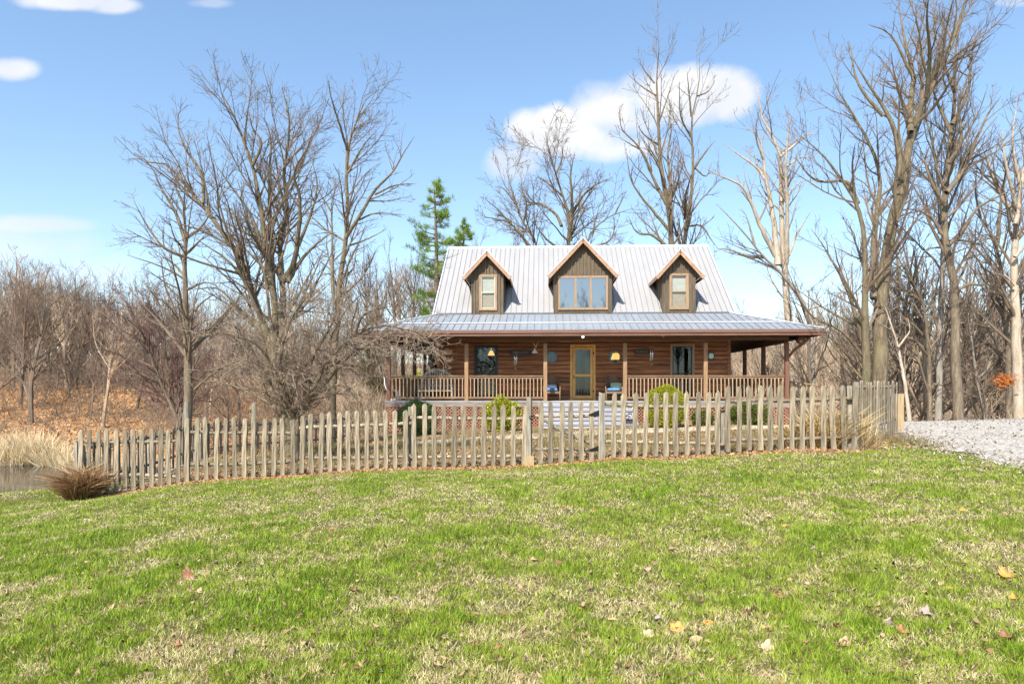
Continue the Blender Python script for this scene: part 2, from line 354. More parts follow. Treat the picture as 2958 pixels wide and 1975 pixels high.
# ------------------------------------------------------------------ terrain
def at(u, v, D): return np.array(((u-UC)*D/F, D, CZ+(VH-v)*D/F))
def zdrop(v, D): return CZ+(VH-v)*D/F
def DF(u): return 13.7+(u-231)/(2440-231)*(12.3-13.7)         # distance of the front fence
BOT = [(231,1431),(310,1426),(470,1409),(560,1392),(700,1384),(846,1372),(1000,1362),(1170,1354),(1300,1351),(1482,1347),(1530,1345),(1700,1333),(1740,1324),(1900,1322),(2077,1316),(2110,1305),(2330,1304),(2440,1301)]
BU = np.array([b[0] for b in BOT]); BV = np.array([b[1] for b in BOT])
def vbot(u): return np.interp(u, BU, BV)
ctrl = []
for u in (231,400,560,760,1000,1250,1530,1740,1950,2200,2440):
    D = DF(u); p = at(u, vbot(u)+2, D); ctrl.append(tuple(p))
ctrl += [(0,0,.05),(-3,3,.02),(3,3,.1),(-5,0,-.12),(5,0,.16),(0,6,.13),(-4,6,-.05),(4,6,.27),(-8,6,-.3),(8,6,.42),(0,9.5,.2),(-5,10,-.15),(5,10,.37),(-9,10,-.5),
         (0,-12,0),(-15,-10,-.5),(15,-10,.4),(-20,6,-1.0),(20,6,.6),(0,-60,0),(-80,-40,-1),(80,-40,1),
         (8.5,15.2,.5),(7.8,13,.5),(7.6,10,.44),(10,16,.56),(14,14,.58),(12,20,.60),(16,21,.58),(20,16,.6),(24,20,.55),(9,20,.52),
         (11,26,-.2),(14,28,-1.6),(20,28,-1.6),(26,27,-1.4),(15,36,-4),(24,38,-4),(34,36,-3),(22,50,-3),(12,46,-3.5),(34,54,-1),(50,50,0),
         (20,66,1.5),(36,70,3.2),(56,70,4),(20,90,6.2),(40,92,7.2),(70,92,7.5),(100,90,7),(60,150,6),(120,200,6),
         (3,20,.02),(3,23,.07),(8,22,.2),(-2,23,-.1),(11,24,.25),(-5,24,-.3),(3,27,.1),(-5,28,-.25),(10.5,28,.1),(3,36,0),(-4,36,-.8),(10,36,-.6),(3,45,-2.5),(3,60,-2),(0,80,2),(-6,18,-.35),(0,17,.1),(5,17,.25),
         (-9.1,20,-.49),(-6.5,25.5,-.55),(-9.6,23,-.9),(-8,30,-.9),(-9,38,-.8),
         (-10,14,-.55),(-12,14.5,-.75),(-14,16.5,-1.0),(-11,17.5,-1.0),(-18,15.5,-1.2),(-24,15,-1.5),(-10.8,20.5,-1.25),(-12,22,-1.55),(-14,19.6,-1.5),(-19,19.6,-1.62),(-13,25,-1.75),
         (-20,24,-2.4),(-30,24,-2.5),(-45,22,-2.6),(-16,23,-2.2),(-60,22,-2.5),
         (-13,28.5,-1.5),(-17,29.5,-1.45),(-24,30.5,-1.45),(-36,31,-1.4),(-52,32,-1.2),
         (-14,34,-1.0),(-22,36,-.6),(-32,38,-.3),(-12,42,-.2),(-22,46,.9),(-36,48,1.3),(-12,54,.6),(-24,56,2.0),(-42,58,2.6),(-10,75,2.5),(-28,76,4.2),(-55,76,5),(-30,110,6),(-70,120,7),(-10,110,5),
         (0,150,5),(0,400,4),(300,300,6),(-300,300,6),(-300,0,-1),(300,0,1),(-300,-100,-1),(300,-100,1),(0,700,4)]
CT = np.array(ctrl, float)
def kern(d2): return np.sqrt(d2+1.2**2)
_d = ((CT[:,None,:2]-CT[None,:,:2])**2).sum(-1); n_ = len(CT)
A_ = np.zeros((n_+3,n_+3)); A_[:n_,:n_] = kern(_d); A_[:n_,n_] = 1; A_[:n_,n_+1:] = CT[:,:2]; A_[n_,:n_] = 1; A_[n_+1:,:n_] = CT[:,:2].T
WT = np.linalg.solve(A_, np.concatenate([CT[:,2],[0,0,0]]))
def fence_y(X):
    return np.interp(X, [-8.67,6.0], [13.7,12.3])
FX = np.array([at(u,1300,DF(u))[0] for u in np.linspace(231,2440,40)]); FY = np.array([DF(u) for u in np.linspace(231,2440,40)])
def gravel_left(Y): return np.interp(Y, [0,6,10,11.6,13.3,15.4,20,24], [7.6,7.3,7.45,7.55,8.1,8.9,9.6,10.4])
def zone_lawn(X, Y):
    """1 on the lawn, 0 off it"""
    lim = np.where(X < -8.6, np.interp(X, [-30,-18,-12,-8.7], [17.2,17.6,18.2,16.5]), np.interp(X, FX, FY)-.22)
    lim = np.where(X > 6.1, 12.15+(X-6.1)*1.05, lim)
    a = np.clip((lim-Y)/.25, 0, 1)
    return a
def ground(X, Y):
    X = np.atleast_1d(np.asarray(X,float)); Y = np.atleast_1d(np.asarray(Y,float))
    z = np.empty_like(X)
    for i in range(0, len(X), 20000):
        x = X[i:i+20000]; y = Y[i:i+20000]
        z[i:i+20000] = kern((x[:,None]-CT[None,:,0])**2+(y[:,None]-CT[None,:,1])**2)@WT[:n_] + WT[n_]+WT[n_+1]*x+WT[n_+2]*y
    far = np.clip((np.hypot(X,Y-12)-16)/25, 0, 1)
    z += (fbm(X,Y,1.3,3,3)-.5)*.07*(1+far*3) + (fbm(X,Y,9,5,2)-.5)*far*1.2
    return z
def gz(x, y): return float(ground([x],[y])[0])
def axis(a, b, step, lo, hi, g=1.17):
    c = list(np.arange(a, b, step)); s = step; x = c[-1]
    while x < hi: s = min(s*g, 60); x += s; c.append(x)
    s = step; x = c[0]
    while x > lo: s = min(s*g, 60); x -= s; c.insert(0, x)
    return np.array(c)
gx = axis(-15, 13, .16, -600, 600); gy = axis(1, 30, .16, -150, 900)
GX, GY = np.meshgrid(gx, gy); gX, gY = GX.ravel(), GY.ravel()
GZ = ground(gX, gY)
def grid_faces(nx, ny):
    i = np.arange(nx-1)[None,:]+np.arange(ny-1)[:,None]*nx
    i = i.ravel(); return np.stack([i, i+1, i+1+nx, i+nx], 1)
zl = zone_lawn(gX, gY)
zo = np.clip((gY-27)/3,0,1)*np.clip((-6-gX)/4,0,1)*np.clip((62-gY)/14,0,1)         # orange leaf bank across the pond
zy = ((gX > -8.5)&(gX < 10)&(gY > 12)&(gY < 30)&(zl < .5)).astype(float)          # the yard inside the fence
def ground_mat():
    m, nt, b, N, K = newmat('ground')
    a = N('ShaderNodeAttribute'); a.attribute_name = 'tint'; sp = N('ShaderNodeSeparateColor'); K(a.outputs[0], sp.inputs[0])
    f1 = noise(N, K, 9, 8, .75, coord='World'); f2 = noise(N, K, .9, 5, .6, coord='World'); f3 = noise(N, K, 34, 4, .7, coord='World')
    lawn = mixc(N, K, ramp(N, K, f2, [(.38,(0,0,0)),(.6,(1,1,1))]), (.10,.13,.022), (.20,.165,.07))
    lawn = mixc(N, K, ramp(N, K, f1, [(.35,(0,0,0)),(.7,(.8,.8,.8))]), lawn, (.085,.075,.03))
    orange = ramp(N, K, noise(N, K, 2.6, 8, .75, coord='World'), [(.3,(.22,.12,.055)),(.48,(.52,.29,.13)),(.66,(.70,.45,.23))])
    brown = ramp(N, K, f1, [(.3,(.22,.155,.10)),(.5,(.42,.31,.21)),(.72,(.56,.44,.32))])
    yard = ramp(N, K, f1, [(.3,(.11,.07,.04)),(.48,(.30,.205,.115)),(.6,(.22,.2,.08)),(.75,(.50,.38,.24))])
    c = mixc(N, K, sp.outputs[2], brown, yard); c = mixc(N, K, sp.outputs[1], c, orange); c = mixc(N, K, sp.outputs[0], c, lawn)
    K(c, b.inputs['Base Color']); b.inputs['Roughness'].default_value = .95; b.inputs['Specular IOR Level'].default_value = .1
    bump(N, K, b, f3, .8, .05)
    return m
gr = np_mesh('ground', np.stack([gX,gY,GZ],1), [grid_faces(len(gx),len(gy))], ground_mat(), smooth=True, color=np.stack([zl,zo,zy],1))
tag(gr, kind='structure')
# pond
def water_mat():
    m, nt, b, N, K = newmat('pond_water')
    b.inputs['Base Color'].default_value = (.02,.028,.04,1); b.inputs['Roughness'].default_value = .07; b.inputs['Specular IOR Level'].default_value = .8
    bump(N, K, b, noise(N, K, 2.2, 3, .5, coord='World', stretch=(1,3,1)), .05, .05); return m
MB().add([(-70,18,-1.6),(-11,18,-1.6),(-11,31,-1.6),(-70,33,-1.6)], [(0,1,2,3)]).build('pond', water_mat())['kind'] = 'structure'
# gravel drive
def gravel_mat():
    m, nt, b, N, K = newmat('gravel')
    vo = N('ShaderNodeTexVoronoi'); vo.inputs['Scale'].default_value = 22; ge = N('ShaderNodeNewGeometry'); K(ge.outputs['Position'], vo.inputs['Vector'])
    sp = N('ShaderNodeSeparateColor'); K(vo.outputs['Color'], sp.inputs[0])
    col = ramp(N, K, sp.outputs[0], [(0,(.25,.21,.165)),(.25,(.42,.375,.31)),(.7,(.54,.49,.42)),(1,(.66,.61,.54))])
    f = noise(N, K, 1.3, 6, .7, coord='World'); col = mixc(N, K, ramp(N, K, f, [(.56,(0,0,0)),(.7,(.75,.75,.75))]), col, (.40,.34,.20))
    f5 = noise(N, K, 7, 4, .7, coord='World'); col = mixc(N, K, ramp(N, K, f5, [(.62,(0,0,0)),(.72,(.8,.8,.8))]), col, (.20,.17,.13))
    K(col, b.inputs['Base Color']); b.inputs['Roughness'].default_value = .9; bump(N, K, b, vo.outputs['Distance'], 1.0, .04)
    return m
def strip(name, mat, ys, xl, xr, nx, dz, jit):
    ny = len(ys); t = np.linspace(0,1,nx)
    X = xl[:,None]*(1-t)+xr[:,None]*t; Y = np.repeat(ys[:,None], nx, 1)
    w = (1-t)[None,:]**6; X = X+(fbm(Y, X*0, .5, 9, 3)-.5)*jit*w
    Z = ground(X.ravel(), Y.ravel())+dz
    ed = np.zeros((ny,nx)); ed[:,0] = 1; ed[:,-1] = 1; ed[0] = 1; ed[-1] = 1
    Z = Z-ed.ravel()*(dz+.03)
    return np_mesh(name, np.stack([X.ravel(),Y.ravel(),Z],1), [grid_faces(nx,ny)], mat, smooth=True)
ys = np.arange(1,24.6,.2)
tag(strip('gravel_drive', gravel_mat(), ys, gravel_left(ys), np.full(len(ys),32.0)+0*ys, 90, .03, .9), kind='structure')
# pale path in front of the porch
def path_mat():
    m, nt, b, N, K = newmat('tan_path'); f = noise(N, K, 12, 6, .7, coord='World')
    K(ramp(N, K, f, [(.3,(.40,.31,.20)),(.5,(.56,.46,.32)),(.7,(.68,.58,.44))]), b.inputs['Base Color']); b.inputs['Roughness'].default_value = .95; return m
xs = np.arange(-3.4,10.6,.2)
def path():
    t = np.linspace(0,1,9); X = np.repeat(xs[:,None],9,1)
    y0 = np.interp(xs,[-3.4,-1,3,7,10.6],[20.6,20.9,22.3,23.2,22.8]); wd = np.interp(xs,[-3.4,0,3,6,10.6],[1.6,2.6,2.6,1.5,2.0])
    Y = y0[:,None]+wd[:,None]*t+(fbm(X,X*0,1.1,4,3)-.5)*.5
    ed = np.zeros(X.shape); ed[:,0] = ed[:,-1] = 1; ed[0] = ed[-1] = 1
    Z = ground(X.ravel(),Y.ravel())+.025-ed.ravel()*.05
    i = grid_faces(9,len(xs))[:, ::-1]
    tag(np_mesh('path', np.stack([X.ravel(),Y.ravel(),Z],1), [i], path_mat(), smooth=True), kind='structure')
path()
# ------------------------------------------------------------------ the house
YAW = math.radians(-2.6); HX0, HY0, DZ = 2.91, 27.2, .976      # porch post line centre, height of the deck above the house origin
HZ0 = .10
house = empty('log_house', (HX0,HY0,HZ0), YAW)
tag(house, 'brown log-sided house with grey metal roof, three dormers and a wraparound porch', 'house')
ct, st_ = math.cos(YAW), math.sin(YAW)
def Lw(x, y, z=0): return (HX0+x*ct-y*st_, HY0+x*st_+y*ct, HZ0+DZ+z)       # deck coordinates to world
def hx(u, y):
    k = (u-UC)/F; return (k*(HY0+y*ct)-HX0+y*st_)/(ct-k*st_)
def hz(u, v, y):
    x = hx(u, y); Y = HY0+x*st_+y*ct; return CZ+(VH-v)*Y/F-HZ0-DZ
def hb(mb, name, mat, parent=None, **k):                                    # build in deck coordinates
    mb.v = [(x,y,z+DZ) for x, y, z in mb.v] if parent is None or parent is house else mb.v
    return mb.build(name, mat, parent or house, **k)
def hs(mb, name, mat, parent, **k):                                         # sub-part of a part built at the house origin
    mb.v = [(x,y,z+DZ) for x, y, z in mb.v]; return mb.build(name, mat, parent, **k)
WY = 1.83; BX = 6.14; PX = 7.9; PB = 11.6; WT_ = 2.72                        # wall plane, half width, porch half width, porch back, wall top
# --- openings in the front wall: (x0,x1,z0,z1)
OPEN = []
LWN = (hx(1374,WY), hx(1434,WY), .12, hz(1400,1002,WY)); RWN = (hx(1942,WY), hx(1999,WY), .12, hz(1970,1000,WY))
DOR = (hx(1655,WY), hx(1712,WY), .06, hz(1683,1003,WY))
OPEN += [LWN, RWN, DOR]
OCT = [(hx(1593,WY), hz(1593,1031,WY), .275), (hx(1775,WY), hz(1775,1030,WY), .275)]
def wall_strips(mb, x0, x1, z0, z1, y, sgn=-1, openings=(), octs=()):
    course = .19; nseg = 6; z = z0
    prof = [-.012,.022,.032,.034,.032,.026]
    zs = []
    k = 0
    while z < z1-1e-4:
        zs.append((z, prof[k % nseg])); z += course/nseg; k += 1
    zs.append((z1, 0))
    for (za, pa), (zb, pb) in zip(zs[:-1], zs[1:]):
        iv = [(x0,x1)]; zm = (za+zb)/2
        cuts = [(o[0],o[1]) for o in openings if o[2] < zm < o[3]]
        for cx, cz, r in octs:
            d = abs(zm-cz)
            if d < r*.92:
                h = r*.92 if d < r*.383 else r*.92-(d-r*.383)
                cuts.append((cx-h, cx+h))
        for a, b in cuts:
            nv = []
            for p, q in iv:
                if b <= p or a >= q: nv.append((p,q)); continue
                if a > p: nv.append((p,a))
                if b < q: nv.append((b,q))
            iv = nv
        for p, q in iv:
            mb.add([(p,y+sgn*pa,za),(q,y+sgn*pa,za),(q,y+sgn*pb,zb),(p,y+sgn*pb,zb)], [(0,1,2,3)])
mb = MB(); wall_strips(mb, -BX, BX, 0, WT_, WY, -1, OPEN, OCT)
for sx in (-1,1):                                                            # end walls and back
    zz = 0; k = 0; prof = [0,.020,.027,.027,.020,.006]
    while zz < 3.66:
        za, zb = zz, zz+.19/6; pa, pb = prof[k%6], prof[(k+1)%6]
        mb.add([(sx*(BX+pa),WY,za),(sx*(BX+pa),WY+9.6,za),(sx*(BX+pb),WY+9.6,zb),(sx*(BX+pb),WY,zb)], [(0,1,2,3) if sx > 0 else (3,2,1,0)]); zz = zb; k += 1
    mb.add([(sx*BX,WY,3.66),(sx*BX,WY+9.6,3.66),(sx*BX,WY+4.8,7.45)], [(0,1,2) if sx > 0 else (2,1,0)])
    mb.box(sx*BX-.07,sx*BX+.07,WY-.06,WY+.05,0,WT_)                          # corner boards
mb.add([(-BX,WY+9.6,0),(BX,WY+9.6,0),(BX,WY+9.6,3.66),(-BX,WY+9.6,3.66)], [(3,2,1,0)])
mb.add([(-BX,WY,WT_),(BX,WY,WT_),(BX,WY,3.62),(-BX,WY,3.62)], [(0,1,2,3)])
wall = hb(mb, 'wall', M_LOG)
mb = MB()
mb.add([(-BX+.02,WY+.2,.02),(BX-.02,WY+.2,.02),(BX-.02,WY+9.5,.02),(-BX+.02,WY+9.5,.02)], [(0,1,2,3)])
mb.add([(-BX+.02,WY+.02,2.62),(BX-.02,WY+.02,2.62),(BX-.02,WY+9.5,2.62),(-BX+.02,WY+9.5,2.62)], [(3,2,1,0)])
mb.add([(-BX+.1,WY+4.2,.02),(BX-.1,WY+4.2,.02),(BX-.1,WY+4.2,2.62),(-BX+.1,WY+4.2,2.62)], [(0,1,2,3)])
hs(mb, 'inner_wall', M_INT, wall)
# --- main roof
EZ, RZ, RY = 3.66, 7.52, WY+4.8; RX = 6.36; EY = WY-.08
sl = (RZ-EZ)/(RY-EY)
mb = MB()
mb.slab([(-RX,EY,EZ),(RX,EY,EZ),(RX,RY,RZ),(-RX,RY,RZ)], .07)
mb.slab([(RX,2*RY-EY,EZ),(-RX,2*RY-EY,EZ),(-RX,RY,RZ),(RX,RY,RZ)], .07)
roof = hb(mb, 'roof', M_ROOF)
mb = MB(); n = 54
for i in range(n+1):
    x = -RX+.02+(2*RX-.04)*i/n
    mb.bar((x,EY,EZ+.012),(x,RY,RZ+.012), .018, .03)
hs(mb, 'roof_seam', M_RIB, roof)
mb = MB(); mb.slab([(-RX-.03,RY-.16,RZ-.16*sl+.035),(RX+.03,RY-.16,RZ-.16*sl+.035),(RX+.03,RY,RZ+.05),(-RX-.03,RY,RZ+.05)], .03)
mb.slab([(RX+.03,RY+.16,RZ-.16*sl+.035),(-RX-.03,RY+.16,RZ-.16*sl+.035),(-RX-.03,RY,RZ+.05),(RX+.03,RY,RZ+.05)], .03)
hs(mb, 'ridge_cap', M_FLASH, roof)
for sx in (-1,1):
    mb = MB(); mb.bar((sx*(RX+.02),EY,EZ-.06),(sx*(RX+.02),RY,RZ-.06),.05,.20); mb.bar((sx*(RX+.02),2*RY-EY,EZ-.06),(sx*(RX+.02),RY,RZ-.06),.05,.20)
    hs(mb, 'rake_trim', M_FLASH, roof)
mb = MB(); mb.tube([(1.55,RY+.5,RZ-.5),(1.55,RY+.5,RZ+.13)], .05); mb.tube([(1.55,RY+.5,RZ+.13),(1.55,RY+.5,RZ+.18)], .1); mb.tube([(1.95,RY+.5,RZ-.5),(1.95,RY+.5,RZ+.06)], .04)
hs(mb, 'vent_pipe', M_BLACK, roof)
# --- wraparound porch roof
OX, OY, OZ = 9.0, -.95, 2.77; TY, TZ, TX = WY-.02, 3.68, BX+.02; OB = PB+1.0
mb = MB()
mb.slab([(-OX,OY,OZ),(OX,OY,OZ),(TX,TY,TZ),(-TX,TY,TZ)], .05)
mb.slab([(OX,OY,OZ),(OX,OB,OZ),(TX,OB-1.2,TZ),(TX,TY,TZ)], .05)
mb.slab([(-TX,TY,TZ),(-TX,OB-1.2,TZ),(-OX,OB,OZ),(-OX,OY,OZ)], .05)
proof = hb(mb, 'porch_roof', M_PROOF)
mb = MB(); n = 62
for i in range(n+1):
    x = -OX+.06+(2*OX-.12)*i/n
    t = min(1, (OX-abs(x))/(OX-TX)); 
    if t > .03: mb.bar((x,OY,OZ+.012),(x,OY+(TY-OY)*t,OZ+(TZ-OZ)*t+.012), .022, .035)
for sx in (-1,1):
    for i in range(42):
        y = OY+.2+i*.29; t = min(1,(y-OY)/(TY-OY))
        mb.bar((sx*OX,y,OZ+.012),(sx*(OX-(OX-TX)*t),y,OZ+(TZ-OZ)*t+.012), .022, .035)
hs(mb, 'roof_seam', M_RIB, proof)
for sx in (-1,1): hs(MB().bar((sx*OX,OY,OZ+.03),(sx*TX,TY,TZ+.03), .16, .04), 'hip_cap', M_FLASH, proof)
t = .36; mb = MB(); xe = OX-(OX-TX)*t-.1
mb.bar((-xe,OY+(TY-OY)*t,OZ+(TZ-OZ)*t+.035),(xe,OY+(TY-OY)*t,OZ+(TZ-OZ)*t+.035), .07, .03)
hs(mb, 'lap_flashing', M_FLASH, proof)
mb = MB(); mb.bar((-TX,TY-.03,TZ+.02),(TX,TY-.03,TZ+.02), .10, .05); hs(mb, 'wall_flashing', plain('dark_flashing', (.16,.17,.19), .5, .3), proof)
mb = MB()
mb.box(-OX,OX,OY-.03,OY,OZ-.24,OZ-.03)
for sx in (-1,1): mb.box(sx*OX-.015,sx*OX+.015,OY,OB,OZ-.24,OZ-.03)
mb.box(-OX-.005,OX+.005,OY-.075,OY-.032,OZ-.135,OZ-.04)
hb(mb, 'fascia', M_TRIM)
mb = MB()
cz = 2.56
mb.add([(-OX+.02,OY,cz-.03),(OX-.02,OY,cz-.03),(OX-.02,WY,cz+.14),(-OX+.02,WY,cz+.14)], [(3,2,1,0)])
for sx in (-1,1):
    q = [(sx*(OX-.02),WY,cz-.03),(sx*(OX-.02),OB,cz-.03),(sx*BX,OB,cz+.14),(sx*BX,WY,cz+.14)]
    mb.add(q, [(0,1,2,3),(3,2,1,0)])
hb(mb, 'porch_ceiling', M_CEIL)
# --- porch beams and posts
mb = MB()
mb.box(-PX-.07,PX+.07,-.07,.07,2.41,2.535)
for sx in (-1,1): mb.box(sx*PX-.07,sx*PX+.07,.072,PB,2.30,2.56)
hb(mb, 'porch_beam', M_BEAM)
posts = [-PX+2*PX*i/5 for i in range(6)]
pm = MB(); pm.box(-.075,.075,-.075,.075,0,2.298)
for i, x in enumerate(posts):
    p = pm.build('porch_post', M_PPOSTD if i in (0,5) else M_PPOST, house, bevel=.006); p.location = (x,0,DZ+.002)
for sx in (-1,1):
    for y in (2.85,5.6,8.5,PB):
        p = pm.build('porch_post', M_BEAM, house); p.location = (sx*PX,y,DZ+.002)
for sx in (-1,1):
    p = MB().box(-.09,.09,-.09,.09,-1.3,-.26).build('corner_pier', M_PPOSTD, house); p.location = (sx*PX,0,DZ)
mb = MB(); mb.tube([(PX+.08,-.02,1.75),(PX+.22,-.1,1.98),(PX+.55,-.28,2.26),(PX+.75,-.38,2.5)], [.05,.05,.055,.05]); mb.tube([(PX+.42,-.45,2.36),(PX+.42,-.25,2.36)], .15, 12)
hb(mb, 'corner_brace', M_PPOSTD, smooth=True)
# --- deck
mb = MB(); mb.box(-PX-.12,PX+.12,-.14,WY-.03,-.045,0)
for sx in (-1,1): mb.box(min(sx*(PX+.12),sx*(BX+.06)),max(sx*(PX+.12),sx*(BX+.06)),WY-.027,PB,-.045,0)
deck = hb(mb, 'porch_deck', M_DECK)
mb = MB(); mb.box(-PX-.1,PX+.1,-.125,-.085,-.24,-.047)
for sx in (-1,1): mb.box(sx*(PX+.1)-.02,sx*(PX+.1)+.02,-.08,PB,-.24,-.047)
hs(mb, 'rim_board', wood('grey_rim_board', (.18,.13,.11), (.27,.2,.17), (.36,.28,.24), stretch=(1,6,6)), deck)
# lattice under the deck
mb = MB()
def lattice(mb, a, b, z0, z1):
    a = np.array(a,float); b = np.array(b,float); L = np.linalg.norm(b-a); d = (b-a)/L; H = z1-z0; s = .13
    k = -H
    while k < L:
        for sg in (0,1):
            p0, p1 = (k, z0), (k+H, z1)
            t0, t1 = max(0,(0-k)/H), min(1,(L-k)/H)
            if t1 > t0:
                za, zb = z0+t0*H, z0+t1*H
                if sg: za, zb = z1-t0*H, z1-t1*H
                off = .006 if sg else -.006
                nrm = np.array([d[1],-d[0]])*off
                A = a+d*(k+t0*H)+nrm; B = a+d*(k+t1*H)+nrm
                mb.bar((A[0],A[1],za),(B[0],B[1],zb), .008, .034, up=(d[1],-d[0],0)) if False else mb.bar((A[0],A[1],za),(B[0],B[1],zb), .034, .009, up=(d[1],-d[0],0))
        k += s
lattice(mb, (-PX,-.09), (PX,-.09), -1.25, -.25)
for sx in (-1,1): lattice(mb, (sx*PX,0), (sx*PX,6), -1.4, -.25)
hb(mb, 'lattice_skirt', M_LATT)
mb = MB(); mb.box(-PX+.1,PX-.1,.5,.55,-1.6,-.05); hb(mb, 'under_deck_dark', M_DARK)  # dark sheet behind the lattice, standing in for the shade under the deck
# --- railings
def railing(p, q, nb, end=(.09,.09)):
    p = np.array(p,float); q = np.array(q,float); L = np.linalg.norm(q-p); d = (q-p)/L
    a = p+d*end[0]; b = q-d*end[1]
    mb = MB(); mb.bar((a[0],a[1],1.0),(b[0],b[1],1.0), .11, .04); mb.bar((a[0],a[1],.93),(b[0],b[1],.93), .04, .07); mb.bar((a[0],a[1],.13),(b[0],b[1],.13), .05, .08)
    r = hb(mb, 'railing', M_RAIL)
    bm = MB().box(-.019,.019,-.019,.019,0,.725)
    proto = None
    for i in range(nb):
        t = (i+.5)/nb; c = a+(b-a)*t+np.array([d[1],-d[0]])*.012
        if proto is None: proto = o = bm.build('baluster', M_BAL, r)
        else: o = copy_obj(proto, r)
        o.location = (c[0],c[1],DZ+.172); o.rotation_euler = (random.uniform(-.006,.006),random.uniform(-.012,.012),0)
railing((posts[0],0),(posts[1],0),20); railing((posts[1],0),(posts[2],0),20); railing((posts[3],0),(posts[4],0),20); railing((posts[4],0),(posts[5],0),20)
for sx in (-1,1):                                                             # side rails: balusters as one mesh with the rail
    mb = MB()
    for ya, yb in ((.08,2.77),(2.93,5.52),(5.68,8.42),(8.58,11.5)):
        mb.bar((sx*PX,ya,1.0),(sx*PX,yb,1.0),.11,.04); mb.bar((sx*PX,ya,.93),(sx*PX,yb,.93),.04,.07); mb.bar((sx*PX,ya,.13),(sx*PX,yb,.13),.05,.08)
        n = int((yb-ya)/.155)
        for i in range(n):
            y = ya+(yb-ya)*(i+.5)/n; mb.box(sx*PX-.019,sx*PX+.019,y-.019,y+.019,.172,.89)
    hb(mb, 'side_railing', M_RAIL)
mb = MB(); x0, x1 = PX+.1, PX+2.6                                              # railing of the side steps beyond the right corner
mb.bar((x0,3.2,.98),(x1,3.2,.62),.1,.04); mb.bar((x0,3.2,.16),(x1,3.2,-.2),.05,.08); mb.box(x1-.05,x1+.05,3.15,3.25,-1.2,.72)
for i in range(14):
    x = x0+(x1-x0)*(i+.5)/14; z = .98-(x-x0)/(x1-x0)*.36; mb.box(x-.019,x+.019,3.18,3.22,z-.8,z-.02)
hb(mb, 'stair_railing', M_BAL)
# --- front steps
sx0, sx1 = hx(1562,-.8), hx(1838,-.8)
mb = MB(); nr = 6; H = .98; rise = H/nr; run = .29
for i in range(nr):
    z1 = -.045-i*rise; y = -.16-i*run; mb.box(sx0+.02,sx1-.02,y+.0,y+.02,z1-rise+.022,z1-.018)
for x in (sx0+.04,(sx0+sx1)/2,sx1-.06): mb.prism([(0,0)]*0 or [(x,0),(x+.03,0),(x+.03,-.01),(x,-.01)], 0, .001) if False else None
steps = hb(mb, 'front_steps', M_STEPR)
tm = None
for i in range(nr-1):
    z1 = -.045-(i+1)*rise+.02; y = -.16-i*run
    if tm is None:
        tm = o = MB().box(sx0,sx1,-run-.035,-.003,-.04,0).build('tread', M_STEP, steps, bevel=.006)
    else: o = copy_obj(tm, steps)
    o.location = (0,y,z1+DZ)
mb = MB()
for x in (sx0+.03,sx1-.03): mb.add([(x-.02,-.15,-.07),(x-.02,-.15-run*5,-.07-rise*5),(x-.02,-.15-run*5,-1.05),(x-.02,-.15,-1.05),(x+.02,-.15,-.07),(x+.02,-.15-run*5,-.07-rise*5),(x+.02,-.15-run*5,-1.05),(x+.02,-.15,-1.05)],
                                    [(0,1,2,3),(7,6,5,4),(4,5,1,0),(5,6,2,1)])
hs(mb, 'stringer', M_STEPR, steps)
# --- windows and door in the log wall
def frame_ring(mb, x0, x1, z0, z1, w, y0, y1):
    mb.box(x0-w,x1+w,y0,y1,z1,z1+w); mb.box(x0-w,x1+w,y0,y1,z0-w,z0); mb.box(x0-w,x0,y0,y1,z0,z1); mb.box(x1,x1+w,y0,y1,z0,z1)
for (x0,x1,z0,z1), trim in ((LWN,M_WFRD),(RWN,M_WFR)):
    mb = MB(); frame_ring(mb, x0, x1, z0, z1, .10 if trim is M_WFR else .06, WY-.06, WY+.05)
    w = hb(mb, 'window', trim)
    mb = MB(); frame_ring(mb, x0+.045, x1-.045, z0+.045, z1-.045, .045, WY-.03, WY+.03); zm = z0+(z1-z0)*.47; mb.box(x0+.045,x1-.045,WY-.025,WY+.025,zm-.025,zm+.025)
    hs(mb, 'sash', M_WFRD, w)
    mb = MB().add([(x0+.045,WY,z0+.045),(x1-.045,WY,z0+.045),(x1-.045,WY,z1-.045),(x0+.045,WY,z1-.045)], [(0,1,2,3)]); hs(mb, 'pane', M_GLASS, w)
def curtain(name, x0, x1, z0, z1, y, mat, parent):
    n = 28; vs = []; fs = []
    for i in range(n+1):
        x = x0+(x1-x0)*i/n; yy = y+.035*math.sin(i*1.9)
        vs += [(x,yy,z0),(x,yy,z1)]
    for i in range(n): fs.append((2*i,2*i+2,2*i+3,2*i+1))
    return hs(MB().add(vs, fs), name, mat, parent)
x0,x1,z0,z1 = DOR
mb = MB(); frame_ring(mb, x0-.02, x1+.02, z0-.03, z1+.02, .10, WY-.055, WY+.05)
door = hb(mb, 'front_door', M_DOOR)
mb = MB(); zm = hz(1683,1084,WY)
frame_ring(mb, x0+.10, x1-.10, z0+.14, z1-.10, .10, WY-.04, WY+.01); mb.box(x0+.10,x1-.10,WY-.04,WY+.01,zm-.05,zm+.05); mb.box(x0,x1,WY-.04,WY+.01,z0,z0+.04)
hs(mb, 'screen_door_frame', M_DOOR, door)
for a, b in ((z0+.14,zm-.05),(zm+.05,z1-.10)):
    hs(MB().add([(x0+.10,WY-.015,a),(x1-.10,WY-.015,a),(x1-.10,WY-.015,b),(x0+.10,WY-.015,b)], [(0,1,2,3)]), 'pane', M_GLASS, door)
for z in (z1-.25, z0+.33): hs(MB().box(x1+.0,x1+.05,WY-.075,WY-.057,z-.05,z+.05), 'hinge', M_BLACK, door)
hs(MB().box(x0+.03,x0+.06,WY-.08,WY-.041,zm-.12,zm+.0), 'handle', M_BLACK, door)
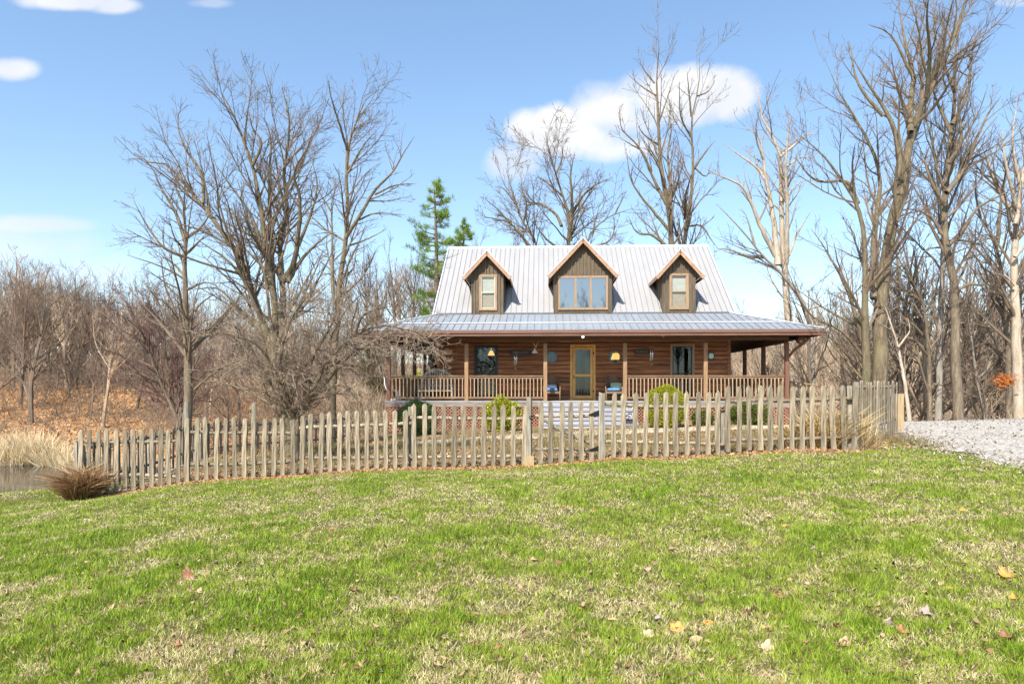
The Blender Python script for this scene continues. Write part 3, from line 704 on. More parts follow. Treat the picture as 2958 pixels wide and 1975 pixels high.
curtain('curtain', x0-.05, (x0+x1)/2-.12, .1, z1, WY+.22, M_CURT, door); curtain('curtain', (x0+x1)/2+.10, x1+.05, .1, z1, WY+.22, M_CURT, door)
octw = []
for i, (cx, cz_, r) in enumerate(OCT):
    P = [(cx+r*math.cos(math.pi*(k+.5)/4), cz_+r*math.sin(math.pi*(k+.5)/4)) for k in range(8)]; Q = [(cx+(r-.045)*math.cos(math.pi*(k+.5)/4), cz_+(r-.045)*math.sin(math.pi*(k+.5)/4)) for k in range(8)]
    mb = MB()
    for k in range(8):
        j = (k+1)%8
        vs = [(p[0],y,p[1]) for y in (WY-.06,WY+.04) for p in (P[k],P[j],Q[j],Q[k])]
        mb.add(vs, [(3,2,1,0),(4,5,6,7),(0,1,5,4),(2,3,7,6)])
    w = hb(mb, 'octagon_window', plain('blue_grey_window_trim', (.10,.16,.20), .5)); octw.append(w)
    mb = MB().add([(p[0],WY-.02,p[1]) for p in Q], [tuple(range(7,-1,-1))]); hs(mb, 'pane', M_TEAL if i == 0 else M_GLASS, w)
    if i == 1: w['label'] = 'octagon window with an orange lamp glowing inside'
# lamps inside, seen through the glass
def shade(name, c, r0, r1, h, mat, label, cat):
    mb = MB(); mb.lathe((0,0,0), [(r1,0),(r0,h)], 14); mb.tube([(0,0,h),(0,0,h+.25)], .008, 5)
    o = mb.build(name, mat, None, smooth=True); o.location = Lw(*c); return tag(o, label, cat)
xl = hx(1419,WY+.6); shade('hanging_lamp', (xl,WY+.6,hz(1419,1026,WY+.6)), .06, .16, .2, M_LAMP, 'small yellow lit lamp hanging inside the left porch window', 'lamp')
xl = hx(1779,WY+.5); shade('lamp_shade', (xl,WY+.5,hz(1779,1038,WY+.5)), .13, .22, .27, M_LAMP, 'orange lit lamp shade seen through the right octagon window', 'lamp')
# --- dormers
def dormer(uc, wall_hw, eave_hw, zap, zev, win, zb=EZ+.02, kind='small'):
    xc = uc; y0 = EY-.02
    mainy = lambda z: EY+(z-EZ)/sl
    slp = (zap-zev)/eave_hw
    wz = zap-slp*wall_hw-.09                              # wall height at the cheek
    mb = MB(); zt = zap-.09
    x0,x1,a,b = win
    # front face with a window hole, planks of board and batten
    xs_ = sorted(set([xc-wall_hw, x0, x1, xc+wall_hw, xc]))
    top = lambda x: zt-slp*abs(x-xc)
    for p, q in zip(xs_[:-1], xs_[1:]):
        inw = p >= x0-1e-6 and q <= x1+1e-6
        if inw:
            mb.add([(p,y0,zb-.04),(q,y0,zb-.04),(q,y0,a),(p,y0,a)], [(0,1,2,3)]); mb.add([(p,y0,b),(q,y0,b),(q,y0,top(q)),(p,y0,top(p))], [(0,1,2,3)])
        else: mb.add([(p,y0,zb-.04),(q,y0,zb-.04),(q,y0,top(q)),(p,y0,top(p))], [(0,1,2,3)])
    nb = int(2*wall_hw/.15)
    for i in range(nb+1):
        x = xc-wall_hw+2*wall_hw*i/nb; x = min(max(x,xc-wall_hw+.02),xc+wall_hw-.02)
        if x0-.09 < x < x1+.09: mb.box(x-.02,x+.02,y0-.045,y0-.001,b+.05,top(x)-.01)
        else: mb.box(x-.02,x+.02,y0-.045,y0-.001,zb-.03,top(x)-.01)
    for sx in (-1,1):
        x = xc+sx*wall_hw; yb = mainy(wz)+.05
        mb.add([(x,y0,zb-.04),(x,y0,wz),(x,yb,wz)], [(0,1,2) if sx < 0 else (2,1,0)])
        for j in range(1,6):
            y = y0+(yb-y0)*j/6; zq = EZ+(y-EY)*sl
            if zq < wz: mb.box(x-.015 if sx > 0 else x-.02, x+.02 if sx > 0 else x+.015, y-.018, y+.018, zq, wz)
    d = hb(mb, 'dormer', M_DORM)
    ov = .30
    mb = MB()
    for sx in (-1,1):
        zr, ze = zap+.03, zev+.03
        mb.slab([(xc,y0-ov,zr),(xc+sx*eave_hw,y0-ov,ze),(xc+sx*eave_hw,mainy(ze)+.05,ze),(xc,mainy(zr)+.05,zr)], .05)
    hs(mb, 'dormer_roof', M_ROOF, d)
    mb = MB(); L = math.hypot(eave_hw, zap-zev)
    for sx in (-1,1):
        mb.bar((xc,y0-ov-.02,zap-.07),(xc+sx*(eave_hw+.02),y0-ov-.02,zev-.07), .03, .17)
        e = xc+sx*eave_hw
        mb.bar((e,y0-ov,zev-.06),(e,mainy(zev)-.1,zev-.06), .03, .12)
    hs(mb, 'rake_trim', M_RAKE, d)
    mb = MB()
    for sx in (-1,1): mb.bar((xc,y0-ov-.03,zap+.03),(xc+sx*(eave_hw+.02),y0-ov-.03,zev+.03), .045, .03)
    hs(mb, 'drip_edge', M_FLASH, d)
    mb = MB(); frame_ring(mb, x0, x1, a, b, .085, y0-.055, y0+.03)
    fr = M_WFR
    if kind == 'wide':
        w3 = (x1-x0)/3
        for k in (1,2): mb.box(x0+w3*k-.05,x0+w3*k+.05,y0-.05,y0+.02,a,b)
    hs(mb, 'window_frame', fr, d)
    if kind == 'wide':
        for k in range(3):
            hs(MB().add([(x0+w3*k,y0-.01,a),(x0+w3*(k+1),y0-.01,a),(x0+w3*(k+1),y0-.01,b),(x0+w3*k,y0-.01,b)], [(0,1,2,3)]), 'pane', M_SKYGL, d)
    else:
        zm = (a+b)/2
        mb = MB(); frame_ring(mb, x0+.035, x1-.035, a+.035, b-.035, .035, y0-.03, y0+.02); mb.box(x0+.035,x1-.035,y0-.035,y0+.02,zm-.022,zm+.022)
        hs(mb, 'sash', M_WFRL if uc < 0 else M_WFR, d)
        hs(MB().add([(x0,y0,a),(x1,y0,a),(x1,y0,b),(x0,y0,b)], [(0,1,2,3)]), 'pane', M_GLASS, d)
        hs(MB().box(x0-.02,x1+.02,y0+.04,y0+.045,zm,b+.02), 'blind', M_BLINDL, d)
        hs(MB().box(x0-.02,x1+.02,y0+.04,y0+.045,a-.02,zm-.003), 'blind', M_BLIND, d)
def dpx(u, v): return hx(u,WY-.1), hz(u,v,WY-.1)
def mk(ul, ur, uw0, uw1, vap, vev, ua, kind):
    xc = hx(ua,WY-.1); hw = (hx(uw1,WY-.1)-hx(uw0,WY-.1))/2; ew = (hx(ur,WY-.4)-hx(ul,WY-.4))/2
    return xc, hw, ew, hz(ua,vap,WY-.4), hz(ua,vev,WY-.4)
xc,hw,ew,za,ze = mk(1350,1484,1363,1455,725,799,1408,'s'); dormer(xc,hw,ew,za,ze,(hx(1390,WY-.1),hx(1430,WY-.1),hz(1410,891,WY-.1),hz(1410,799,WY-.1)))
xc,hw,ew,za,ze = mk(1890,2025,1914,2009,721,797,1961,'s'); dormer(xc,hw,ew,za,ze,(hx(1939,WY-.1),hx(1983,WY-.1),hz(1960,888,WY-.1),hz(1960,796,WY-.1)))
xc,hw,ew,za,ze = mk(1584,1782,1601,1769,688,795,1683,'w'); dormer(xc,hw,ew,za,ze,(hx(1618,WY-.1),hx(1750,WY-.1),hz(1683,889,WY-.1),hz(1683,803,WY-.1)),kind='wide')
# ------------------------------------------------------------------ things on the porch
def rooted(name, label, cat, loc, rz=0, group=None):
    r = empty(name, loc, rz); return tag(r, label, cat, group)
def porch_chair(u, lab):
    y = 1.05; r = rooted('porch_chair', lab, 'chair', Lw(hx(u,y),y,.002), YAW, 'wicker chairs beside the front door')
    mb = MB()                                                # curved barrel back
    n = 12
    for k in range(n):
        a0, a1 = math.pi*(-.08+1.16*k/n), math.pi*(-.08+1.16*(k+1)/n)
        h0, h1 = [.55+.5*max(0,math.sin(a))**1.5 for a in (a0,a1)]
        for rr, sg in ((.34,1),(.31,-1)):
            q = [(rr*math.cos(a0),.02+rr*math.sin(a0),.3),(rr*math.cos(a1),.02+rr*math.sin(a1),.3),(rr*math.cos(a1),.02+rr*math.sin(a1),h1),(rr*math.cos(a0),.02+rr*math.sin(a0),h0)]
            mb.add(q, [(0,1,2,3) if sg > 0 else (3,2,1,0)])
        mb.bar((.325*math.cos(a0),.02+.325*math.sin(a0),h0),(.325*math.cos(a1),.02+.325*math.sin(a1),h1),.045,.04)
    mb.build('backrest', M_WICK, r)
    MB().box(-.31,.31,-.3,.26,.28,.38).build('seat', M_WICK, r, bevel=.02)
    for sx in (-1,1):
        MB().tube([(sx*.33,-.3,0),(sx*.325,-.3,.3),(sx*.34,-.26,.56),(sx*.33,0,.6)], [.022,.022,.022,.022],7).build('leg', M_PPOST, r, smooth=True)
        MB().tube([(sx*.24,.25,0),(sx*.24,.24,.3)], .022,7).build('leg', M_WICK, r, smooth=True)
    return r
porch_chair(1594,'dark round-backed wicker chair left of the front door'); porch_chair(1772,'dark round-backed wicker chair right of the front door')
def cushion(name, u, y, z, sx, sy, sz, mat, label, tilt=0):
    mb = MB(); n = 10; vs = []; fs = []
    for i in range(n+1):
        for j in range(n+1):
            a, b = i/n*2-1, j/n*2-1
            h = (max(0,(1-a**4)*(1-b**4)))**.5
            vs.append((a*sx,b*sy,h*sz))
    N1 = len(vs)
    vs += [(x,y_,-z_*.6) for x, y_, z_ in vs]
    for i in range(n):
        for j in range(n):
            q = i*(n+1)+j; fs.append((q,q+n+1,q+n+2,q+1)); fs.append((N1+q+1,N1+q+n+2,N1+q+n+1,N1+q))
    o = mb.add(vs, fs).build(name, mat, None, smooth=True); o.location = Lw(hx(u,y),y,z); o.rotation_euler = (tilt,0,YAW)
    return tag(o, label, 'cushion')
cushion('seat_cushion', 1592, .98, .44, .28,.27,.085, M_BLUEC, 'blue seat cushion on the chair left of the door')
cushion('striped_cushion', 1591, 1.10, .56, .25,.2,.08, M_STRIPE, 'white and blue cushion lying on the blue cushion left of the door', .3)
cushion('seat_cushion', 1771, .98, .44, .28,.27,.085, M_BLUEC, 'blue seat cushion on the chair right of the door')
cushion('throw_pillow', 1780, 1.10, .60, .23,.18,.08, M_GREENC, 'pale green and white pillow on the chair right of the door', .75)
def porch_bench():
    y = 1.15; x = hx(1260,y); r = rooted('porch_bench', 'weathered wooden bench with an arched slatted back behind the left railing', 'bench', Lw(x,y,.002), YAW)
    MB().box(-.72,.72,-.28,.26,.38,.43).build('seat', M_BENCH, r)
    mb = MB(); n = 14
    arch = lambda t: .94+.36*math.cos(t*math.pi/2)
    for i in range(15):
        t = -1+2*i/14; mb.box(t*.68-.022,t*.68+.022,.24,.262,.44,arch(t)-.02)
    for i in range(n):
        t0, t1 = -1+2*i/n, -1+2*(i+1)/n; mb.bar((t0*.74,.25,arch(t0)),(t1*.74,.25,arch(t1)),.05,.09)
    mb.bar((-.7,.25,.62),(.7,.25,.62),.03,.06)
    mb.build('backrest', M_BENCH, r)
    for sx in (-1,1):
        MB().bar((sx*.72,-.3,.64),(sx*.72,.26,.66),.07,.03).build('armrest', M_BENCH, r)
        for yy in (-.26,.24): MB().bar((sx*.7,yy,0),(sx*.7,yy,.64),.05,.06,up=(0,1,0)).build('leg', M_BENCH, r)
porch_bench()
cushion('bench_cushion', 1258, 1.08, .47, .62,.22,.05, plain('dark_cushion_cloth', (.05,.055,.08), .9), 'dark navy cushion on the porch bench')
def chime(u, v0, v1, v2, y, lab, n=5):
    x = hx(u,y); zt = hz(u,v0,y); za = hz(u,v1,y); zb = hz(u,v2,y)
    r = rooted('wind_chime', lab, 'wind chime', Lw(x,y,zb-.25), YAW, 'wind chimes under the porch roof'); base = zb-.25
    MB().tube([(0,0,2.55-base),(0,0,za-base)], .005, 5).build('cord', M_BLACK, r)
    MB().tube([(0,0,za-base),(0,0,za-base+.03)], .075, 12).build('top_disc', M_WICK, r)
    pm_ = None
    for k in range(n):
        an = 2*math.pi*k/n
        if pm_ is None: pm_ = o = MB().tube([(0,0,zb-za),(0,0,-.02)], .018, 8).build('chime_tube', M_CHIME, r, smooth=True)
        else: o = copy_obj(pm_, r)
        o.location = (.055*math.cos(an),.055*math.sin(an),za-base-.0-(k%3)*.03)
    MB().tube([(0,0,za-base),(0,0,.06)], .004, 4).tube([(0,0,.0),(0,0,.10)], .04, 8).build('sail', M_PPOST, r)
chime(1489,988,1017,1051,.35,'long silver wind chime hanging left of the door'); chime(1882,978,1003,1038,.35,'thin wind chime hanging right of the door')
def wall_sign(u0, u1, v0, v1, lab):
    y = WY-.09; x0, x1 = hx(u0,y), hx(u1,y); z0, z1 = hz(u0,v1,y), hz(u0,v0,y)
    r = rooted('wall_sign', lab, 'sign', Lw((x0+x1)/2,y,z0), YAW); w = (x1-x0)/2; h = z1-z0
    MB().box(-w,w,-.012,.03,0,h).build('board', plain('dark_sign_board', (.035,.04,.045), .7), r)
    rnd = random.Random(u0); mb = MB(); x = -w*.75                             # a row of small pale letter strokes, too small to read in the photo
    while x < w*.7:
        ww = rnd.uniform(.02,.05); hh = rnd.uniform(.3,.55)*h
        mb.box(x,x+.010,-.018,-.013,h*.25,h*.25+hh); mb.box(x+.010,x+ww,-.018,-.013,h*.25+hh-.012,h*.25+hh); x += ww+.022
    mb.build('lettering', plain('grey_lettering', (.32,.34,.35), .7), r)
wall_sign(1473,1536,1012,1025,'narrow dark wooden sign with small pale lettering left of the door'); wall_sign(1832,1879,1010,1023,'narrow dark wooden sign with small pale lettering right of the door')
# hanging bell with a bird figure
y = .3; x = hx(1545,y); zb = hz(1545,1019,y)
r = rooted('hanging_bell', 'white bell lamp with a small bird figure above it, hung beside the second porch post', 'bell', Lw(x,y,zb), YAW)
MB().lathe((0,0,0), [(.13,0),(.12,.02),(.06,.09),(.03,.16),(.015,.2)], 16).build('bell', M_WHITE, r, smooth=True)
MB().tube([(0,0,.2),(0,0,2.55-zb)], .006, 5).build('chain', M_BLACK, r)
mb = MB(); mb.tube([(.0,-.02,.30),(.03,-.02,.26),(.08,-.02,.22)], [.02,.04,.015], 8)
for sx in (-1,1): mb.slab([(.03,-.02,.27),(.03+sx*.05,-.02,.28),(.03+sx*.13,-.03,.44),(.03+sx*.07,-.02,.40)], .012)
mb.build('bird_figure', plain('tan_bird', (.55,.36,.2), .7), r)
# thermometer plaque
y = WY-.045; x, z = hx(2054,y), hz(2054,1028,y)
r = rooted('wall_plaque', 'small dark arched plaque with a pale teal dial right of the right window', 'plaque', Lw(x,y,z), YAW)
MB().prism([(.16*math.cos(a)*.9,.2*math.sin(a)) for a in [2*math.pi*k/20 for k in range(20)]], -.03, .01).build('backing', plain('dark_plaque', (.07,.05,.045), .6), r)
MB().prism([(.10*math.copysign(abs(math.cos(a))**.6,math.cos(a)),.115*math.copysign(abs(math.sin(a))**.6,math.sin(a))) for a in [2*math.pi*k/24 for k in range(24)]], -.045, -.031).build('dial', plain('teal_dial', (.55,.78,.76), .5), r)
# ceiling lights
for u, v, lab in ((1684,968,'small lit bulb under the porch eave above the front door'),(1915,968,'small dim eave bulb above the right railing')):
    y = -.55; x = hx(u,y); r = rooted('eave_light', lab, 'light', Lw(x,y,cz-.02), YAW)
    MB().lathe((0,0,0), [(.07,0),(.07,.03)], 12).build('base', M_WHITE, r)
    MB().lathe((0,0,-.07), [(.01,0),(.045,.02),(.045,.05),(.03,.07)], 12).build('bulb', M_BULB if u < 1800 else M_PPOST, r, smooth=True)
y = -.3; x, z = hx(2301,y), hz(2301,985,y)
r = rooted('flood_light', 'black twin-headed flood light under the right porch corner', 'light', Lw(x,y,z), YAW)
MB().tube([(0,0,.1),(0,0,.3)], .05, 10).build('base', M_BLACK, r)
for sx in (-1,1):
    MB().tube([(sx*.04,0,.1),(sx*.09,-.06,.03),(sx*.13,-.13,-.02)], [.03,.045,.065], 10).build('lamp_head', M_BLACK, r, smooth=True)
    MB().tube([(sx*.13,-.132,-.021),(sx*.135,-.139,-.024)], .055, 10).build('lens', M_WHITE, r)
y = .2; x = hx(1320,y); z = hz(1320,1043,y)
MB().tube([(0,0,2.5-z),(0,0,0)], .012, 6).tube([(0,0,0),(.03,0,.02)], .02, 6).build('hanging_rod', M_RAIL); o = bpy.data.objects['hanging_rod']; o.location = Lw(x,y,z); tag(o, 'thin brown rod hanging from the porch ceiling left of the first inner post', 'rod')
# folded canopy and white chair at the left end
y = 5.2; x = hx(1243,y)
r = rooted('folded_umbrella', 'grey folded umbrella standing at the left end of the porch', 'umbrella', Lw(x,y,.002), YAW)
MB().tube([(0,0,0),(0,0,2.25)], .025, 8).build('pole', M_BLACK, r)
MB().lathe((0,0,0), [(.16,1.05),(.20,1.15),(.15,1.6),(.10,2.0),(.03,2.3)], 9).build('canopy', M_FABRIC, r)
MB().lathe((0,0,0), [(.25,0),(.25,.06),(.06,.1)], 14).build('base', M_BLACK, r)
y = .75; x = hx(1124,y)
r = rooted('white_chair', 'white chair with a tall curved back at the left corner of the porch', 'chair', Lw(x,y,.002), YAW+1.57)
mb = MB(); pr = [(.02,.42),(.10,.62),(.12,.9),(.20,1.12),(.36,1.32),(.46,1.62),(.47,1.78)]
vs = []; fs = []
for yy, zz in pr:
    for dx in (-.27,.27):
        for o_ in (0,.03): vs.append((dx,yy+o_,zz))
for i in range(len(pr)-1):
    a = 4*i; fs += [(a,a+2,a+6,a+4),(a+1,a+5,a+7,a+3),(a,a+4,a+5,a+1),(a+2,a+3,a+7,a+6)]
mb.add(vs, fs).build('backrest', M_WHITE, r)
MB().box(-.27,.27,-.42,.03,.39,.43).build('seat', M_WHITE, r)
for sx in (-1,1):
    for yy in (-.38,.0): MB().box(sx*.25-.03,sx*.25+.03,yy-.05,yy+.05,0,.388).build('leg', M_WHITE, r)
# scrolled white planter stand by the steps
x, y = hx(1819,-1.3), -1.3; g = gz(*Lw(x,y)[:2])
r = rooted('scroll_stand', 'white scrolled metal stand at the right edge of the front steps', 'plant stand', (Lw(x,y)[0],Lw(x,y)[1],g), YAW)
mb = MB()
for sx in (-1,1):
    for q in (0,1):
        pts = []
        for k in range(22):
            t = k/21; a = t*2.6*math.pi; rr = .13*(1-t*.75); pts.append((sx*(.02+.13-rr*math.cos(a)), -.01+.02*q*0, .45+q*.26+rr*math.sin(a)*(1 if q else -1)))
        mb.tube(pts, .016, 6)
mb.build('scroll', M_WHITE, r, smooth=True)
mb = MB(); mb.box(-.22,.22,-.16,.16,.24,.27)
for sx in (-1,1):
    for sy in (-1,1): mb.bar((sx*.18,sy*.13,0),(sx*.18,sy*.13,.9),.025,.025,up=(0,1,0))
mb.box(-.22,.22,-.16,.16,.88,.9); mb.build('stand', M_BLACK, r)
# ------------------------------------------------------------------ picket fences
def picket_mesh(h, w, rnd, th=.022, pointed=False):
    n = 6; L = []; R = []
    for i in range(n+1):
        z = h*.96*i/n; j = rnd.uniform(-.007,.007); jj = rnd.uniform(-.007,.007)
        L.append((-w/2+j, z)); R.append((w/2+jj, z))
    if pointed: cap = [(w*.30,h*.985),(w*.05,h+.02),(-w*.2,h*.99)]
    else: cap = [(w*.42,h*.98),(w*.22,h),(-w*.18,h+rnd.uniform(-.008,.006)),(-w*.40,h*.978)]
    poly = L[:1]+R+cap+L[:0:-1]
    lean = rnd.uniform(-.022,.022); bow = rnd.uniform(-.014,.014)
    poly = [(x+lean*z+bow*math.sin(z*2.6), z) for x, z in poly]
    return MB().prism(poly, -th/2, th/2)
def rail_bar(mb, pts, r, rnd):
    P = []; 
    for a, b in zip(pts[:-1], pts[1:]):
        for k in range(4): P.append(Vector(a).lerp(Vector(b), k/4))
    P.append(Vector(pts[-1])); P = [p+Vector((0,rnd.uniform(-.008,.008),rnd.uniform(-.012,.012))) for p in P]
    return mb.tube(P, [r*rnd.uniform(.85,1.1) for _ in P], 7)
def post(parent, name, x, y, z0, z1, w, mat, rnd, split=False):
    mb = MB(); h = z1-z0; pts = [(0,0,-.25),(0,0,h*.3),(rnd.uniform(-.01,.01),0,h*.7),(rnd.uniform(-.02,.02),0,h)]
    if split:
        n = 7; prof = [w*rnd.uniform(.42,.62) for _ in range(n)]
        vs = []; fs = []
        for i, p in enumerate(pts):
            for k in range(n): a = 2*math.pi*k/n+.3; vs.append((p[0]+prof[k]*math.cos(a)*(1-.06*i), prof[k]*math.sin(a)*(1-.06*i), p[2]+(rnd.uniform(-.02,.02) if i == 3 else 0)))
        for i in range(3):
            for k in range(n): fs.append((i*n+k,i*n+(k+1)%n,(i+1)*n+(k+1)%n,(i+1)*n+k))
        fs.append(tuple(range(3*n,4*n))); mb.add(vs, fs)
    else: mb.tube(pts, [w*.62]*4, 4)
    o = mb.build(name, mat, parent); o.location = Vector((x,y,z0))-parent.location; return o
def front_fence(name, label, group, us, tops, railv, posts_, mat, rev=False):
    rnd = random.Random(int(us[0]))
    u0, u1 = us[0], us[-1]; um = (u0+u1)/2; D = DF(um); b = at(um, vbot(um), D)
    r = rooted(name, label, 'fence', tuple(b), 0, group)
    pu = [t[0] for t in tops]; pv = [t[1] for t in tops]
    for u in us:
        D = DF(u)+rnd.uniform(-.01,.01); p = at(u, vbot(u)-rnd.uniform(0,5), D); zt = zdrop(np.interp(u,pu,pv)+rnd.uniform(-2.5,2.5), D)
        o = picket_mesh(zt-p[2], rnd.uniform(.083,.098), rnd, pointed=rnd.random() < .25).build('picket', mat, r, bevel=.004)
        o.location = Vector(p)-r.location; o.rotation_euler = (rnd.uniform(-.015,.015), rnd.uniform(-.012,.012), math.atan2(-.63,10)+rnd.uniform(-.06,.06))
    for rv in railv:
        pts = []
        for (u, v) in rv: d = DF(u)+.055; pts.append(Vector(at(u,v,d))-r.location)
        rail_bar(MB(), pts, .036, rnd).build('rail', mat, r, smooth=True)
    for (u, vt, vb, w, split) in posts_:
        d = DF(u)+.15; p = at(u, vb, d); post(r, 'post', p[0], p[1], p[2], zdrop(vt,d), w, M_POST, rnd, split)
    return r
c2 = lambda x: 200+x/3.356
c3 = lambda x: 800+x/3.356
c4 = lambda x: 1400+x/3.356
c5 = lambda x: 2000+x/3.356
G_F = 'picket fence runs in front of the house'
front_fence('picket_fence','low weathered picket fence run at the left end beside the dry grass clump',G_F,[c2(x) for x in (105,195,280,365,455,540,622,710,797,885,970,1057)],
    [(231,1239),(515,1239)], [[(222,1273),(300,1276),(420,1276),(520,1274)],[(222,1368),(330,1370),(430,1371),(520,1376)]], [(224,1270,1395,.09,False)], M_FENCE)
front_fence('picket_fence','weathered picket fence run in front of the big bare yard tree',G_F,[c2(x) for x in (1140,1240,1330,1425,1515,1605,1697,1785,1885,1980,2070,2170)],
    [(540,1205),(690,1207),(820,1209),(848,1213)], [[(535,1246),(640,1250),(760,1250),(860,1252)],[(535,1340),(640,1342),(760,1335),(860,1330)]], [(540,1160,1392,.10,True),(733,1165,1345,.10,True)], M_FENCE)
front_fence('picket_fence','weathered picket fence run right of the big bare tree, left of the dark round bush',G_F,[c3(x) for x in (240,335,425,515,605,690,780,870,965,1055,1145,1240)],
    [(871,1199),(900,1192),(1000,1187),(1170,1184)], [[(866,1236),(1000,1229),(1100,1226),(1190,1222)],[(866,1322),(1000,1322),(1100,1320),(1190,1316)]], [(1190,1174,1352,.11,False)], M_FENCE)
front_fence('picket_fence','even weathered picket fence run just left of the gate',G_F,[c3(x) for x in (1335,1430,1525,1620,1712,1810,1905,2000,2095,2190,2290)]+[1513],
    [(1198,1167),(1482,1170),(1513,1172)], [[(1186,1207),(1300,1208),(1400,1209),(1515,1209)],[(1186,1318),(1300,1320),(1515,1316)]], [], M_FENCE)
front_fence('picket_fence','weathered picket fence run just right of the gate in front of the round yellow-green shrub',G_F,[c4(x) for x in (1250,1350,1455,1555,1655,1757,1855,1965,2065,2165,2262)],
    [(1772,1136),(2077,1131)], [[(1745,1168),(1900,1174),(1990,1176),(2095,1174)],[(1745,1275),(1900,1277),(2095,1283)]], [(2086,1185,1318,.09,False)], M_FENCE)
front_fence('picket_fence','taller weathered picket fence run at the right end before the corner',G_F,[c5(x) for x in (345,450,555,660,757,860,965,1065,1165,1270,1370,1475)]+[c5(1560)],
    [(2100,1115),(2465,1114)], [[(2095,1158),(2250,1156),(2350,1154),(2470,1151)],[(2095,1272),(2300,1267),(2470,1264)]], [(2470,1103,1303,.10,False),(2288,1180,1300,.08,False)], M_FENCE)
# the run that turns the corner towards the drive
def side_fence(name, label, A, B, n, h, mat, group, hj=.02, rails=(.30,.92), w=.09):
    A = np.array(A,float); B = np.array(B,float); rnd = random.Random(n); M_ = (A+B)/2
    r = rooted(name, label, 'fence', (M_[0],M_[1],gz(*M_)), 0, group); d = (B-A); L = np.linalg.norm(d); d /= L; az = math.atan2(d[1],d[0])
    hh = (lambda t: h) if not callable(h) else h
    nrm = np.array([-d[1],d[0]])
    for i in range(n):
        t = (i+.5)/n; p = A+(B-A)*t; z = gz(*p); o = picket_mesh(hh(t)-z+rnd.uniform(-hj,hj) if callable(h) else h+rnd.uniform(-hj,hj), w*rnd.uniform(.9,1.08), rnd, pointed=rnd.random() < .3).build('picket', mat, r, bevel=.004)
        o.location = Vector((p[0],p[1],z+.02))-r.location; o.rotation_euler = (rnd.uniform(-.02,.02),rnd.uniform(-.015,.015),az+rnd.uniform(-.07,.07))
    for f in rails:
        pts = []
        for t in np.linspace(0,1,5):
            p = A+(B-A)*t+nrm*.05; z = gz(*p); H = (hh(t)-z) if callable(h) else h
            pts.append(Vector((p[0],p[1],z+H*f))-r.location)
        rail_bar(MB(), pts, .036, rnd).build('rail', mat, r, smooth=True)
    for t in np.linspace(0,1,max(2,int(L/2.4)+1)):
        p = A+(B-A)*t+nrm*.14; z = gz(*p); H = (hh(t)-z) if callable(h) else h
        post(r, 'post', p[0], p[1], z, z+H*.95, .09, M_POST, rnd)
    return r
pA = at(2478,1300,12.35); pB = at(2592,1262,15.5)
side_fence('picket_fence','dense picket fence run turning the right corner back along the gravel drive', pA[:2], pB[:2], 15, (lambda t: CZ+(VH-1104)*(12.35+3.15*t)/F), M_FENCE, None, .015)
side_fence('picket_fence','dark backlit picket fence run along the left side of the yard', (-8.62,13.95), (-9.15,20), 27, 1.06, M_FENCED, 'backlit fence runs along the left of the yard')
side_fence('picket_fence','dark backlit picket fence run crossing behind the big bare tree towards the porch', (-9.1,20.2), (-6.1,25.6), 27, 1.02, M_FENCED, 'backlit fence runs along the left of the yard')
p = at(2598,1206,16.6); g = gz(p[0],p[1])
o = MB().box(-.075,.075,-.075,.075,-.2,zdrop(1137,16.6)-g).build('fence_post', M_NEWPOST, None, bevel=.008); o.location = (p[0],p[1],g); tag(o,'yellowish square wooden post standing alone at the end of the right fence','post')
# the gate
def gate():
    rnd = random.Random(3); D = DF(1630); b = at(1630, 1340, D)
    r = rooted('garden_gate','weathered picket gate with black strap hinges in front of the porch steps','gate',tuple(b))
    for x in (540,635,740,840,940,1035):
        u = c4(x); D = DF(u)-.02; p = at(u, vbot(u)-3, D); zt = zdrop(1159+rnd.uniform(-2,2), D)
        o = picket_mesh(zt-p[2], .09, rnd).build('picket', M_FENCE, r, bevel=.004); o.location = Vector(p)-r.location
    for va, vb in ((1200,1201),(1296,1298)):
        D = DF(1630)+.04; rail_bar(MB(), [Vector(at(1545,va,D))-r.location, Vector(at(1640,va+1,D))-r.location, Vector(at(1722,vb,D))-r.location], .034, rnd).build('rail', M_FENCE, r, smooth=True)
    D = DF(1630)+.05; rail_bar(MB(), [Vector(at(1566,1206,D))-r.location, Vector(at(1600,1232,D))-r.location, Vector(at(1650,1256,D))-r.location, Vector(at(1712,1285,D))-r.location], .034, rnd).build('brace', M_POST, r, smooth=True)
    for v in (1196,1298):
        D = DF(1710)-.05; a = Vector(at(1700,v+2,D))-r.location; c = Vector(at(1731,v-3,D))-r.location
        mb = MB(); mb.add([a+Vector((0,0,-.008)), c+Vector((0,0,-.055)), c+Vector((0,0,.055)), a+Vector((0,0,.008))]+[q+Vector((0,.01,0)) for q in (a+Vector((0,0,-.008)), c+Vector((0,0,-.055)), c+Vector((0,0,.055)), a+Vector((0,0,.008)))], [(0,1,2,3),(7,6,5,4),(0,4,5,1),(2,6,7,3)])
        mb.build('strap_hinge', M_BLACK, r)
    D = DF(1540); c = Vector(at(1540,1205,D-.06))-r.location
    pts = [c+Vector((.05*math.cos(a)-.02,.02*math.sin(2*a),.028*math.sin(a))) for a in np.linspace(0,2*math.pi,13)]
    MB().tube(pts, .009, 6).build('latch_loop', M_BLACK, r, smooth=True)
gate()
def gatepost(name, label, u, vt, vb, w, split):
    D = DF(u)+.02; p = at(u,vb,D); r = rooted(name,label,'post',tuple(p)); post(r,'shaft',p[0],p[1],p[2],zdrop(vt,D),w,M_POST,random.Random(int(u)),split); return r
r = gatepost('gate_post','thick split gate post carrying the gate hinges',1737,1135,1324,.15,True)
r = gatepost('gate_post','tall thin gate post with the latch loop left of the gate',1529,1146,1349,.10,False)
MB().box(-.085,.085,-.09,-.05,-.15,.22).build('footing_block', M_NEWPOST, r)
